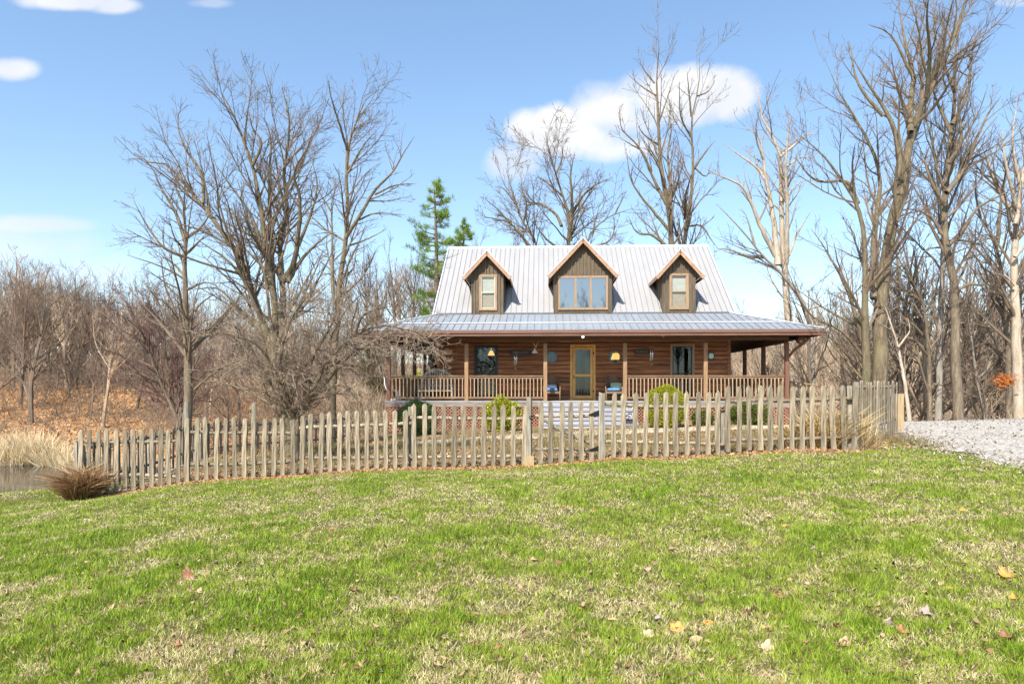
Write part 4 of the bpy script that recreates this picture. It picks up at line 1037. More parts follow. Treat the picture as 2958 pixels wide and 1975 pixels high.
# ------------------------------------------------------------------ trees
def catmull(pts, n):
    P = np.array(pts,float)
    if len(P) == 2: P = np.array([P[0],(P[0]+P[1])/2,P[1]])
    seg = np.linalg.norm(np.diff(P,axis=0),axis=1); s = np.concatenate([[0],np.cumsum(seg)]); t = np.linspace(0,s[-1],n)
    Q = np.vstack([2*P[0]-P[1],P,2*P[-1]-P[-2]]); out = []
    for x in t:
        i = min(np.searchsorted(s,x,side='right')-1,len(P)-2); f = (x-s[i])/max(1e-6,seg[i]); a,b,c,d = Q[i:i+4]
        out.append(.5*(2*b+(c-a)*f+(2*a-5*b+4*c-d)*f*f+(3*b-a-3*c+d)*f**3))
    return np.array(out)
def tube_arrays(P, R, k):
    """P (M,N,3), R (M,N) -> verts, quads"""
    M, N, _ = P.shape
    T = np.gradient(P, axis=1); T /= np.linalg.norm(T,axis=2,keepdims=True)+1e-9
    ref = np.where(np.abs(T[:,:1,2:3]) < .9, np.array([0,0,1.0]), np.array([1.0,0,0]))
    X = np.cross(T, np.broadcast_to(ref, T.shape)); X /= np.linalg.norm(X,axis=2,keepdims=True)+1e-9; Y = np.cross(T, X)
    a = np.arange(k)*2*np.pi/k
    V = P[:,:,None,:]+R[:,:,None,None]*(X[:,:,None,:]*np.cos(a)[None,None,:,None]+Y[:,:,None,:]*np.sin(a)[None,None,:,None])
    idx = np.arange(M*N*k).reshape(M,N,k); nx = np.roll(idx,-1,axis=2)
    Q = np.stack([idx[:,:-1],nx[:,:-1],nx[:,1:],idx[:,1:]],-1).reshape(-1,4)
    return V.reshape(-1,3), Q
def merge(parts):
    vs = []; fs = []; o = 0
    for v, f in parts:
        vs.append(v); fs.append(f+o); o += len(v)
    return np.concatenate(vs), np.concatenate(fs)
def grow(P, R, per_m, kmax, ratio, ang, N, up, jit, rng, tmin=.2, rf=.55, rmin=.004, lmin=.2, lmax=4.0):
    M, n, _ = P.shape
    L = np.linalg.norm(np.diff(P,axis=1),axis=2).sum(1)
    t = rng.uniform(tmin,1,(M,kmax))**.85
    keep = rng.uniform(0,1,(M,kmax)) < np.clip(L*per_m*(1-tmin*.5)/kmax,0,1)[:,None]
    f = t*(n-1); i = np.minimum(f.astype(int),n-2); w = (f-i)[...,None]; m = np.arange(M)[:,None]
    pos = P[m,i]*(1-w)+P[m,i+1]*w; tan = P[m,i+1]-P[m,i]; tan /= np.linalg.norm(tan,axis=2,keepdims=True)+1e-9
    rad = R[m,i]*(1-w[...,0])+R[m,i+1]*w[...,0]
    v = rng.normal(size=pos.shape); v -= tan*(v*tan).sum(2,keepdims=True); v /= np.linalg.norm(v,axis=2,keepdims=True)+1e-9
    a = np.radians(rng.normal(ang,12,(M,kmax)))[...,None]
    d = tan*np.cos(a)+v*np.sin(a); d[...,2] += up
    d /= np.linalg.norm(d,axis=2,keepdims=True)
    ln = np.clip(L[:,None]*ratio*(1.2-.85*t)*rng.uniform(.55,1.25,(M,kmax)), lmin, lmax)
    pos = pos[keep]; d = d[keep]; ln = ln[keep]; rad = rad[keep]
    K_ = len(pos); Q = np.zeros((K_,N,3)); Q[:,0] = pos; step = (ln/(N-1))[:,None]; cur = d.copy()
    for j in range(1,N):
        cur = cur+rng.normal(size=(K_,3))*jit; cur[:,2] += up*.35; cur /= np.linalg.norm(cur,axis=1,keepdims=True)
        Q[:,j] = Q[:,j-1]+cur*step
    r0 = np.clip(np.minimum(rad*rf, ln*.02+.003), rmin, None)
    RR = r0[:,None]*(1-np.linspace(0,1,N)[None,:]*.8); RR = np.maximum(RR, rmin*.7)
    return Q, RR
def tree(name, label, cat, limbs, D, bmat, tmat, seed, group=None, dens=1.0, up=.15, twig=.005, conv=None, depth=1.0, levels=3, r1=.42, base=True, lmax=3.2, jit=.12, twl=1.0):
    """limbs: (points in photo pixels, base radius, tip radius); each limb gets its own depth wander"""
    rng = np.random.default_rng(seed); tr = []; LP = []; LR = []
    bx = by = None
    for li, (pts, ra, rb) in enumerate(limbs):
        pts = [conv(*p) for p in pts]; n = len(pts); dd = rng.normal(0,depth*.5) if li else 0; dz = rng.normal(0,depth*.35)
        Q = []
        for j, (u, v) in enumerate(pts):
            h = max(0,(pts[0][1]-v))*D/F; f = min(1,h/4)
            Q.append(at(u, v, D+dd*f+dz*f*j/n))
        if li == 0 or (base and Q[0][2] < CZ-.2):
            g = gz(Q[0][0],Q[0][1])
            if Q[0][2] > g-.1: Q.insert(0, np.array([Q[0][0],Q[0][1]+0*0,g-.15]))
        if bx is None: bx, by = Q[0][0], Q[0][1]
        N = 22 if ra > .05 else 14; C_ = catmull(Q, N); r = ra*(1-np.linspace(0,1,N))**.85+rb
        if ra > .1 and li < 2: r[:2] *= np.array([1.35,1.12])
        C_ += rng.normal(size=C_.shape)*r[:,None]*.12
        tr.append(tube_arrays(C_[None], r[None], 9 if ra > .06 else 6)); 
        t = np.linspace(0,1,12); idx = t*(N-1); i0 = np.minimum(idx.astype(int),N-2); w = (idx-i0)[:,None]
        LP.append(C_[i0]*(1-w)+C_[i0+1]*w); LR.append(np.interp(idx,np.arange(N),r))
    z0 = gz(bx,by); r_ = rooted(name, label, cat, (bx,by,z0), 0, group); off = np.array([bx,by,z0])
    v, f = merge(tr); np_mesh('trunk', v-off, [f], bmat, r_, smooth=True)
    P, R = np.array(LP), np.array(LR)
    a1, b1 = grow(P, R, 2.0*dens, 34, r1, 42, 6, up, jit, rng, .22, .55, twig*1.4, .4, lmax)
    a2, b2 = grow(a1, b1, 3.6*dens, 9, .5, 42, 5, up*.8, .16, rng, .15, .6, twig*1.1, .25*twl, 1.4)
    parts = [tube_arrays(a1,b1,5), tube_arrays(a2,b2,4)]
    if levels > 2:
        a3, b3 = grow(a2, b2, 6.0*dens, 6, .55, 40, 4, up*.7, .2, rng, .1, .6, twig, .16*twl, .7)
        parts.append(tube_arrays(a3,b3,3))
    v, f = merge(parts); np_mesh('crown', v-off, [f], tmat, r_)
    return r_
c6 = lambda x, y: (300+x/1.493, 200+y/1.493)
c7 = lambda x, y: (1350+x/2.349, 100+y/2.349)
c8 = lambda x, y: (2000+x/1.2547, y/1.2547)
c9 = lambda x, y: (2450+x/2.1476, 500+y/2.1476)
tree('bare_tree','big many-stemmed bare tree in the yard left of the house','tree',[
 ([(800,1560),(745,1350),(720,1180),(690,1100),(640,960),(590,820),(530,730),(470,640),(400,560),(330,470),(270,410),(190,400),(130,360)],.13,.010),
 ([(795,1560),(740,1300),(735,1000),(710,850),(690,700),(670,560),(640,420),(610,330),(560,200),(500,90)],.13,.010),
 ([(735,1000),(722,800),(715,600),(715,450),(720,300),(690,210)],.085,.008),
 ([(805,1560),(780,1200),(770,900),(760,760),(790,600),(775,480),(790,350),(800,230),(770,80)],.13,.010),
 ([(770,920),(820,830),(840,700),(845,560),(820,450),(870,350)],.08,.008),
 ([(790,920),(870,800),(960,720),(1000,705)],.06,.008),
 ([(430,580),(420,450),(350,340),(320,250),(322,185)],.045,.007),
 ([(690,800),(640,640),(560,520),(480,410)],.05,.007),
 ([(640,960),(540,830),(440,760),(400,730)],.05,.007),
 ([(840,760),(900,600),(920,500),(900,400)],.045,.007),
 ([(690,720),(600,700),(560,620),(500,560)],.04,.007),
 ([(640,420),(680,320),(640,250),(625,180)],.04,.007),
 ([(800,1560),(720,1450),(620,1390),(500,1350),(390,1350)],.07,.010),
 ([(720,1180),(600,1060),(500,950),(380,950)],.05,.007)],
 19.5, M_BARKG, M_TWIG, 11, conv=c6, dens=1.2, depth=2.0, twig=.0048)
tree('bare_tree','slender bare tree standing left of the big yard tree','tree',[
 ([(358,1560),(365,1300),(355,1100),(350,850),(350,700),(345,600),(350,500)],.17,.012),
 ([(350,740),(310,620),(240,500),(210,430),(150,380)],.06,.007),([(350,810),(260,770),(190,680),(130,570)],.055,.007),([(350,730),(420,680),(470,600)],.05,.007),
 ([(355,900),(290,830),(220,800)],.045,.006),([(358,950),(430,920),(480,930)],.045,.006),([(358,1020),(300,960),(240,900)],.045,.006),([(356,1080),(430,1000),(500,960)],.04,.006),([(350,600),(310,500),(330,430)],.04,.006)],
 23.0, M_BARK, M_TWIG, 12, conv=c6, dens=1.2, depth=1.4, twig=.006, up=.05)
tree('bare_tree','tall bare forked tree between the big yard tree and the pine','tree',[
 ([(985,1480),(990,1300),(1010,1000),(1025,860),(1045,730),(1050,600),(1045,430),(1050,350),(1080,250),(1130,130),(1180,90)],.17,.010),
 ([(1050,350),(1020,250),(980,120),(970,50)],.06,.006),([(1040,730),(1110,620),(1170,520),(1240,450),(1300,350),(1340,290)],.085,.007),
 ([(1170,540),(1260,500),(1350,495)],.04,.006),([(1100,650),(1180,620),(1290,630)],.04,.006),([(990,1000),(985,850),(985,700),(985,560),(1030,460)],.075,.008),
 ([(1060,760),(1130,735),(1220,690)],.04,.006),([(985,620),(930,530),(910,470)],.035,.006),([(1050,450),(1120,330),(1190,250)],.045,.006),([(1045,560),(1130,450),(1200,400)],.03,.006)],
 30.0, M_BARKG, M_TWIG, 13, conv=c6, dens=.75, depth=2.0, twig=.007, up=.1)
tree('ornamental_tree','low wide bare tree with pale arching branches reaching over the left porch corner','tree',[
 ([(830,1530),(860,1400),(960,1260),(1080,1150),(1200,1105),(1330,1130),(1440,1160)],.075,.010),([(830,1530),(900,1420),(1000,1300),(1100,1200),(1250,1150),(1380,1170)],.07,.010),
 ([(820,1530),(700,1330),(600,1250),(500,1290),(430,1300)],.065,.010),([(825,1530),(690,1220),(560,1150),(460,1130)],.06,.010),([(835,1530),(930,1330),(980,1150),(1060,1020),(1130,960)],.06,.008),
 ([(825,1530),(760,1280),(800,1100),(860,1000),(900,960)],.06,.008),([(960,1260),(1100,1280),(1200,1270)],.04,.008),([(1080,1150),(1120,1060),(1220,1020)],.04,.008),([(860,1400),(900,1250),(1000,1060),(980,960)],.05,.008),
 ([(700,1330),(620,1180),(520,1050)],.045,.007),([(830,1500),(900,1400),(960,1330)],.05,.01),([(900,1330),(1060,1230),(1160,1200),(1180,1280)],.04,.007)],
 17.8, M_BARK, M_TWIGP, 14, conv=c6, dens=2.25, depth=2.6, twig=.0060, up=.02, jit=.34, r1=.40, lmax=1.5)
tree('bare_tree','small leaning bare tree with reddish twigs beyond the left fence','tree',[
 ([(325,1560),(300,1470),(250,1360),(200,1230),(150,1100),(100,1000)],.10,.010),([(325,1560),(330,1440),(270,1260),(260,1100),(220,980)],.08,.008),([(250,1360),(150,1320),(60,1310)],.05,.008),([(270,1260),(360,1130),(400,1040)],.05,.007),([(200,1230),(100,1170),(30,1080)],.045,.007),([(330,1440),(400,1260),(480,1120)],.05,.007)],
 27.0, M_BARK, M_TWIGR, 15, conv=c6, dens=2.3, depth=2.0, twig=.006, up=.12)
tree('bare_tree','bare rounded tree behind the roof left of the middle dormer','tree',[
 ([(640,1700),(680,1500),(690,1250),(650,1100),(600,950),(560,800),(520,700)],.26,.012),([(690,1400),(705,1250),(710,1100),(700,950),(730,800)],.15,.010),([(692,1250),(780,1100),(870,1020),(950,980)],.11,.010),
 ([(640,1300),(600,1220),(500,1150),(400,1130),(370,1030)],.10,.010),([(660,1480),(530,1380),(450,1270)],.09,.010),([(600,950),(640,850),(650,740)],.07,.01),([(650,1100),(560,1020),(470,960)],.07,.01)],
 45, M_BARKG, M_TWIG, 16, conv=c7, dens=.9, depth=3, twig=.010, up=.12, lmax=4)
tree('bare_tree','bare spreading tree behind the roof between the left and middle dormers','tree',[
 ([(480,1750),(470,1430),(380,1280),(330,1150),(280,980),(260,900)],.17,.012),([(470,1500),(300,1290),(180,1250),(90,1230)],.11,.010),([(330,1150),(250,1050),(180,1030)],.07,.010),([(380,1280),(400,1150),(350,1000)],.07,.01),([(300,1290),(200,1180),(120,1120)],.06,.01)],
 47, M_BARK, M_TWIG, 17, conv=c7, dens=1.0, depth=3, twig=.010, up=.12, lmax=4)
tree('bare_tree','low bare branching tree rising just right of the middle dormer peak','tree',[
 ([(800,1700),(815,1400),(900,1280),(1000,1220),(1120,1180)],.14,.012),([(815,1450),(960,1400),(1000,1300),(990,1220)],.07,.01),([(850,1360),(870,1260),(900,1150)],.06,.01),([(1000,1220),(1060,1100),(1080,1060)],.05,.01)],
 44, M_BARK, M_TWIG, 18, conv=c7, dens=.7, depth=2, twig=.010, up=.1)
tree('bare_tree','tallest bare tree behind the roof, in front of the white cloud','tree',[
 ([(1385,1800),(1385,1450),(1370,1200),(1320,950),(1300,700),(1290,450),(1285,250),(1310,60)],.30,.010),([(1370,1330),(1290,1230),(1180,1100),(1110,980),(1080,800)],.10,.008),
 ([(1350,1150),(1250,950),(1190,800),(1100,740),(1030,700)],.10,.008),([(1250,930),(1160,760),(1050,640),(1030,500)],.07,.008),([(1300,750),(1200,680),(1150,600)],.06,.008),
 ([(1380,1280),(1375,1000),(1360,800),(1385,650),(1370,520)],.12,.008),([(1290,420),(1180,350),(1080,260)],.05,.007),([(1270,330),(1200,240),(1160,150)],.05,.007),
 ([(1330,1420),(1250,1360),(1150,1340),(1090,1230)],.08,.008),([(1320,900),(1240,780),(1150,650)],.06,.008),([(1300,600),(1360,420),(1410,260)],.05,.007)],
 42, M_BARKG, M_TWIG, 19, conv=c7, dens=.62, depth=2.5, twig=.009, up=.3, lmax=3.6)
tree('bare_tree','second tall bare tree rising behind the roof to the right of the tallest','tree',[
 ([(1460,1800),(1470,1440),(1500,1250),(1530,1000),(1530,800),(1520,600),(1560,400),(1580,250),(1575,160)],.22,.009),([(1480,1250),(1480,1100),(1520,950)],.09,.02),([(1530,920),(1600,820),(1680,720)],.08,.008),
 ([(1520,700),(1450,560),(1440,400),(1440,320)],.06,.007),([(1520,560),(1500,350),(1490,250)],.06,.007),([(1560,420),(1640,380),(1680,310)],.05,.007),([(1540,900),(1620,960),(1660,860)],.05,.007),([(1500,1300),(1590,1300),(1660,1400),(1700,1450)],.06,.007)],
 43, M_BARKG, M_TWIG, 20, conv=c7, dens=.62, depth=2.5, twig=.009, up=.3, lmax=3.4)
tree('sycamore','pale-barked forked sycamore behind the right end of the house','tree',[
 ([(2240,2700),(2190,2050),(2150,1560),(2130,1200),(2130,1000),(2120,830),(2080,700),(2010,600),(1980,450),(1960,300)],.30,.010),([(2110,1560),(2070,1200),(2030,1000),(2010,850),(1980,700),(1880,620)],.17,.010),
 ([(2165,1560),(2172,1200),(2160,900),(2180,600),(2150,480)],.13,.010),([(2120,830),(2220,750),(2340,660)],.08,.010),([(2090,1500),(1990,1300),(1920,1130),(1850,1020),(1720,960),(1600,900)],.13,.010),
 ([(2030,1000),(1960,900),(1850,820),(1740,740)],.08,.008),([(2180,1500),(2240,1350),(2330,1200)],.08,.008),([(2170,1100),(2260,1000),(2350,990)],.05,.007),([(2010,850),(1960,700),(1970,520)],.06,.007),([(2160,900),(2270,830),(2340,870)],.05,.007)],
 38, M_BARKP, M_TWIGP, 21, conv=c7, dens=.55, depth=2.5, twig=.008, up=.2, lmax=2.6)
tree('bare_tree','forked bare tree leaning left from behind the right porch roof','tree',[
 ([(2330,2000),(2150,1650),(2010,1510),(1950,1430),(1830,1290),(1690,1150)],.17,.012),([(2010,1510),(1900,1500),(1780,1460),(1690,1450)],.09,.010),([(1950,1430),(1900,1250),(1860,1180)],.06,.008)],
 36, M_BARKS, M_TWIG, 22, conv=c7, dens=.6, depth=2, twig=.008, up=.1)
tree('bare_tree','huge leaning bare tree with twin trunks right of the house','tree',[
 ([(672,1560),(676,1400),(680,1150),(690,1030),(720,850),(760,650),(790,500),(850,350),(910,230),(960,100),(990,0),(1005,-80)],.30,.012),
 ([(632,1560),(630,1350),(625,1100),(625,950),(620,830),(590,730),(540,650),(470,560),(400,500)],.17,.010),([(655,1080),(660,850),(680,650),(640,520),(590,430),(530,330),(500,260)],.12,.009),
 ([(755,650),(740,500),(700,400),(640,310),(580,210)],.11,.009),([(790,480),(790,380),(800,280),(770,150),(745,0)],.11,.009),([(600,740),(560,660),(450,655),(370,570)],.075,.008),
 ([(622,1250),(560,1050),(480,900),(430,830)],.07,.008),([(850,350),(860,200),(850,60),(860,-40)],.08,.009),([(590,730),(580,600),(590,520)],.05,.008),([(690,420),(600,300),(570,150)],.06,.008),([(800,280),(720,130),(640,90)],.05,.008),
 ([(640,1200),(500,1130),(380,1050)],.05,.008),([(640,1400),(560,1310),(490,1230),(420,1180)],.045,.008),([(640,1320),(540,1200),(440,1150),(370,1060)],.05,.008)],
 25, M_BARKG, M_TWIG, 23, conv=c8, dens=.95, depth=2.6, twig=.006, up=.25, lmax=3.2)
tree('bare_tree','tall straight bare tree with a crooked side limb beside the gravel drive','tree',[
 ([(695,1540),(690,1500),(665,1050),(660,750),(640,600),(610,450),(595,330),(605,100),(625,-60),(640,-250),(660,-500),(670,-800),(720,-1030)],.20,.010),
 ([(620,450),(720,340),(800,220),(940,140),(1090,60)],.07,.008),([(580,380),(520,280),(420,230),(330,225)],.06,.008),([(685,720),(760,690),(830,690),(870,660),(820,560),(720,430)],.06,.007),
 ([(610,120),(690,20),(760,-130),(860,-350),(950,-480)],.09,.008),([(600,200),(520,60),(480,-80),(520,-200)],.07,.008),([(640,-250),(560,-420),(500,-600)],.07,.008),([(645,-300),(740,-500),(780,-800),(860,-930)],.07,.008),([(625,-60),(700,-200),(690,-420),(760,-650)],.07,.008),([(660,-500),(590,-700),(600,-900)],.06,.007),
 ([(630,420),(740,420),(820,440),(880,400)],.04,.007)],
 26, M_BARK, M_TWIG, 24, conv=c9, dens=.95, depth=2.6, twig=.006, up=.25, lmax=3.0)
tree('bare_tree','straight pale-grey trunked tree just left of the tall straight tree by the drive','tree',[
 ([(560,1540),(562,1400),(570,950),(585,600),(590,350),(560,100),(540,-100),(480,-350),(420,-560)],.15,.009),([(590,460),(480,480),(430,600)],.04,.006),([(570,150),(500,-20),(390,-160)],.05,.007),([(545,-60),(600,-260),(580,-480)],.05,.007)],
 28, M_BARKS, M_TWIG, 25, conv=c9, dens=.9, depth=2, twig=.0065, up=.25)
tree('bare_tree','crooked dark forked tree with arching side branches between the two big right trees','tree',[
 ([(505,1540),(500,1200),(490,1000),(460,800),(400,680),(330,560),(270,450)],.12,.009),([(430,690),(430,600),(480,480),(560,460)],.05,.006),([(485,1100),(400,1030),(300,1000),(200,960)],.055,.007),([(480,1020),(380,920),(230,810)],.05,.006),([(460,800),(360,730),(240,710)],.04,.006),([(400,680),(420,560),(400,450)],.04,.006)],
 27, M_BARK, M_TWIG, 26, conv=c9, dens=1.1, depth=2, twig=.006, up=.08, jit=.2)
tree('bare_tree','thin pale leaning sapling right behind the corner fence post','tree',[([(378,1560),(375,1480),(350,1300),(310,1080),(270,950),(230,830)],.065,.008),([(310,1080),(380,980),(370,900)],.03,.006)],
 22, M_BARKP, M_TWIGP, 27, conv=c9, dens=.9, depth=1, twig=.005, up=.1)
tree('bare_tree','forked grey tree with a Y-shaped branch in the thicket right of the drive','tree',[
 ([(835,1560),(830,1500),(790,1220),(760,1000),(740,880)],.11,.009),([(805,1270),(860,1220),(900,1120)],.05,.007),([(858,1540),(820,1300),(700,1180)],.06,.007)],
 29, M_BARKS, M_TWIG, 28, conv=c9, dens=1.3, depth=2, twig=.006, up=.12)
tree('bare_tree','dark leaning bare tree near the right edge of the woods','tree',[
 ([(1000,1560),(985,1000),(960,700),(930,500),(900,400),(820,280),(740,200)],.17,.010),([(925,440),(940,250),(960,120),(1000,-60)],.09,.008),([(970,850),(900,760),(830,720)],.045,.007),([(960,700),(860,600),(780,580)],.045,.007),([(820,280),(790,120),(800,-60)],.05,.007)],
 30, M_BARK, M_TWIG, 29, conv=c9, dens=1.1, depth=2.4, twig=.0065, up=.2)
tree('bare_tree','pale snag-topped tree at the far right edge of the woods','tree',[
 ([(1062,1560),(1040,900),(1030,500),(1040,300),(960,150),(890,0),(860,-90)],.19,.05),([(1040,320),(1070,100),(1110,-150),(1130,-350)],.09,.008),([(1035,520),(1120,420),(1200,300)],.07,.008),([(1040,200),(980,-50),(950,-280)],.07,.008),([(1035,700),(980,640),(900,620)],.04,.007),([(1060,60),(1020,-200),(1050,-450)],.06,.007)],
 27.5, M_BARKP, M_TWIG, 30, conv=c9, dens=1.1, depth=2.4, twig=.0065, up=.2)
# ------------------------------------------------------------------ evergreens
def tufts(rng, centers, dirs, n, ln, w, spread):
    """needle or leaf blades radiating from centres"""
    M = len(centers); c = np.repeat(centers,n,0); d = np.repeat(dirs,n,0)+rng.normal(size=(M*n,3))*spread; d /= np.linalg.norm(d,axis=1,keepdims=True)
    s = np.cross(d, rng.normal(size=d.shape)); s /= np.linalg.norm(s,axis=1,keepdims=True)+1e-9
    L = ln*rng.uniform(.6,1.3,(M*n,1)); W = w*rng.uniform(.7,1.3,(M*n,1))
    c = c+rng.normal(size=c.shape)*ln*.18
    V = np.stack([c-s*W*.5, c+d*L*.5-s*W*.6+s*0, c+d*L, c+d*L*.5+s*W*.6],1).reshape(-1,3)
    return V, np.arange(M*n*4).reshape(-1,4)
def pine(name, label, u, vtop, vbase, D, seed, tiers, mat=None):
    rng = np.random.default_rng(seed); x = (u-UC)*D/F; g = gz(x,D); zt = CZ+(VH-vtop)*D/F; H = zt-g
    r = rooted(name, label, 'tree', (x,D,g))
    pts = np.array([(0,0,-.2),(.05*H*.02,0,H*.3),(.15,0,H*.6),(.1,0,H*.85),(.0,0,H)]); C_ = catmull(pts,16); R = .2*(1-np.linspace(0,1,16))**.8+.02
    parts = [tube_arrays(C_[None],R[None],8)]; cen = []; dr = []
    for (v, du, n) in tiers:
        z = CZ+(VH-v)*D/F-g; L0 = du*D/F
        for k in range(n):
            an = rng.uniform(0,2*math.pi) if n > 2 else (0 if du > 0 else math.pi); L = abs(L0)*rng.uniform(.6,1.1)
            b = np.array([.12,0,z+rng.uniform(-.25,.25)]); e = b+np.array([math.cos(an)*L,math.sin(an)*L,L*rng.uniform(.05,.4)]); mdl = (b+e)/2-np.array([0,0,.12*L])
            B = catmull([b,mdl,e],8); parts.append(tube_arrays(B[None],(.035*(1-np.linspace(0,1,8)*.75))[None],5))
            m = int(4+L*6)
            for q in range(m):
                t = rng.uniform(.45,1.03); p = B[min(7,int(t*7))]+rng.normal(size=3)*np.array([.22,.22,.08])*min(1,L*.6); cen.append(p); dd = e-b; dd = dd/np.linalg.norm(dd)*.5+np.array([0,0,.6]); dr.append(dd)
    v, f = merge(parts); np_mesh('trunk', v, [f], M_BARK, r, smooth=True)
    V, Fq = tufts(rng, np.array(cen), np.array(dr), 26, .24, .014, .6); np_mesh('crown', V, [Fq], mat or M_PINE, r)
pine('pine_tree','bright green pine tree rising behind the left end of the house',1253,528,900,36,41,
     [(540,14,4),(560,28,5),(590,40,6),(620,50,6),(648,40,4),(690,75,7),(722,62,5),(765,90,8),(800,84,7),(850,60,5),(880,85,6),(920,90,7),(990,100,7)])
pine('pine_tree','smaller dull green evergreen peeking over the roof beside the pine',1336,640,900,44,42,[(648,10,4),(665,24,5),(685,30,6),(705,42,7),(730,50,8),(770,56,8),(830,60,8)])
pine('cedar_tree','dim olive-green cedar beyond the porch left of the house',1065,1010,1200,34,43,[(1020,12,4),(1045,26,6),(1075,40,7),(1110,52,8),(1150,60,8),(1190,60,8)], leafmat('dull_cedar_needles', [(0,(.05,.055,.02)),(.5,(.11,.11,.035)),(1,(.2,.17,.06))]))
# ------------------------------------------------------------------ shrubs and grass clumps
def shrub(name, label, c, rad, n, lf, mat, seed, flat=1.0, stems=14, inner=.55, lump=1.0):
    rng = np.random.default_rng(seed); g = gz(c[0],c[1]); r = rooted(name, label, 'shrub', (c[0],c[1],g))
    d = rng.normal(size=(n,3)); d /= np.linalg.norm(d,axis=1,keepdims=True); q = rng.uniform(inner,1,n)**.6
    bumpy = 1+lump*(.10*np.sin(d[:,0]*7+seed)+.08*np.sin(d[:,1]*9+d[:,2]*5)+rng.normal(0,.03,n))
    P = d*(q*bumpy)[:,None]*np.array(rad)+np.array([0,0,rad[2]*flat]); P = P[P[:,2] > .03]; d = d[:len(P)]
    dn = P-np.array([0,0,rad[2]*flat]); dn /= np.linalg.norm(dn,axis=1,keepdims=True)
    V, Fq = tufts(rng, P, dn+np.array([0,0,.35]), 3, lf, lf*.45, .6); np_mesh('foliage', V, [Fq], mat, r)
    e = dn[:stems]*np.array(rad)*.8+np.array([0,0,rad[2]*flat]); S0 = np.zeros((stems,3)); S0[:,:2] = e[:,:2]*.12; S0[:,2] = -.05
    t = np.linspace(0,1,5)[None,:,None]; B = S0[:,None]*(1-t)+e[:,None]*t; v, f = tube_arrays(B, np.tile(np.linspace(.02,.006,5),(stems,1)), 5); np_mesh('stems', v, [f], M_BARK, r)
    return r
def sp(u, v0, v1, D): return ((u-UC)*D/F, D), (v1-v0)*D/F/2
(c_, h_) = sp(1922,1118,1238,24.4); shrub('globe_shrub','large round yellow-green globe shrub right of the front steps',c_,(.74,.62,h_*1.06),11000,.042,M_GLOBE,51,.95,inner=.75,lump=.35)
(c_, h_) = sp(1448,1148,1246,25.2); shrub('yellow_shrub','loose yellow-green shrub under the porch left of the front steps',c_,(.66,.5,h_*1.05),2600,.085,M_GLOBE,52,.9,inner=.2)
(c_, h_) = sp(1205,1165,1265,25.0); shrub('dark_shrub','dark green rounded bush under the left end of the porch',c_,(.74,.55,h_*1.08),8000,.045,M_BOX,53,.9,lump=.5)
(c_, h_) = sp(2162,1168,1226,25.3); shrub('hedge_shrub','wide dark clipped hedge under the right end of the porch',c_,(.85,.45,h_*1.15),4200,.06,M_HEDGE,54,.85)
(c_, h_) = sp(2030,1185,1228,25.1); shrub('low_shrub','small low green bush right of the globe shrub',c_,(.42,.35,h_*1.1),1600,.06,M_HEDGE,55,.85)
def clump(name, label, cat, x, y, rx, ry, n, ln, w, mat, seed, lean=.35, droop=.5):
    rng = np.random.default_rng(seed); g = gz(x,y); r = rooted(name, label, cat, (x,y,g))
    a = rng.uniform(0,2*np.pi,n); q = np.sqrt(rng.uniform(0,1,n)); B = np.stack([q*np.cos(a)*rx, q*np.sin(a)*ry, np.zeros(n)-.03],1)
    B[:,2] = ground(B[:,0]+x, B[:,1]+y)-g-.03
    L = ln*rng.uniform(.45,1.1,n); tu = rng.integers(0,26,n); td = rng.normal(0,.30,(26,3)); d = np.stack([B[:,0]/rx*lean, B[:,1]/ry*lean, np.ones(n)],1)+rng.normal(size=(n,3))*np.array([.2,.2,.1])+td[tu]*np.array([1,1,.2]); L = L*(.6+.65*rng.uniform(0,1,26))[tu]; d /= np.linalg.norm(d,axis=1,keepdims=True)
    hor = np.stack([d[:,0],d[:,1],np.zeros(n)],1); hor /= np.linalg.norm(hor,axis=1,keepdims=True)+1e-6
    s = np.cross(d, rng.normal(size=d.shape)); s /= np.linalg.norm(s,axis=1,keepdims=True); W = (w*rng.uniform(.6,1.3,n))[:,None]
    m = B+d*(L*.55)[:,None]; e = m+(d*(1-droop)+hor*droop-np.array([0,0,.35*droop]))*(L*.45)[:,None]
    V = np.stack([B-s*W*.5,B+s*W*.5,m+s*W*.5,m-s*W*.5,e],1); i = np.arange(n)[:,None]*5
    np_mesh('blades', V.reshape(-1,3), [i+np.array([[0,1,2,3]]), i+np.array([[3,2,4]])], mat, r)
    return r
p = at(236,1436,13.3); clump('dry_grass_clump','drooping brown dry grass clump in front of the left fence end','dry grass',p[0],p[1],.20,.2,3600,.92,.011,M_BROWNGR,61,.3,.5)
p = at(2395,1302,12.85); clump('dry_grass_clump','tall golden dry grass clump behind the right fence pickets','dry grass',p[0],p[1],.34,.32,2200,.98,.014,M_GOLD,62,.2,.3)
p = at(2320,1302,13.1); clump('dry_grass_clump','smaller straw grass clump left of the tall golden clump behind the right fence','dry grass',p[0],p[1],.34,.3,900,.75,.012,M_GOLD,63,.4,.55)
p = at(2505,1296,12.55); clump('dry_grass_clump','dry brown grass tuft growing up the outside of the right fence corner','dry grass',p[0],p[1],.24,.14,300,.62,.009,M_STRAW,64,.15,.2)
i_ = 0
for u, D, n, h in ((30,28.4,900,.95),(95,28.7,1100,1.1),(170,28.2,700,.9),(-30,28.8,700,1.0),(225,27.3,500,.8)):
    x = (u-UC)*D/F; clump('reed_clump',['pale reed clump at the pond edge, leftmost but one','tallest pale reed clump on the far pond bank','pale reed clump on the far bank nearest the dry brown clump','pale reed clump at the left edge of the pond view','short pale reed clump at the right end of the pond'][i_],'reeds',x,D,.8,.4,n,h*1.45,.022,M_REED,70+i_,.25,.12); i_ += 1
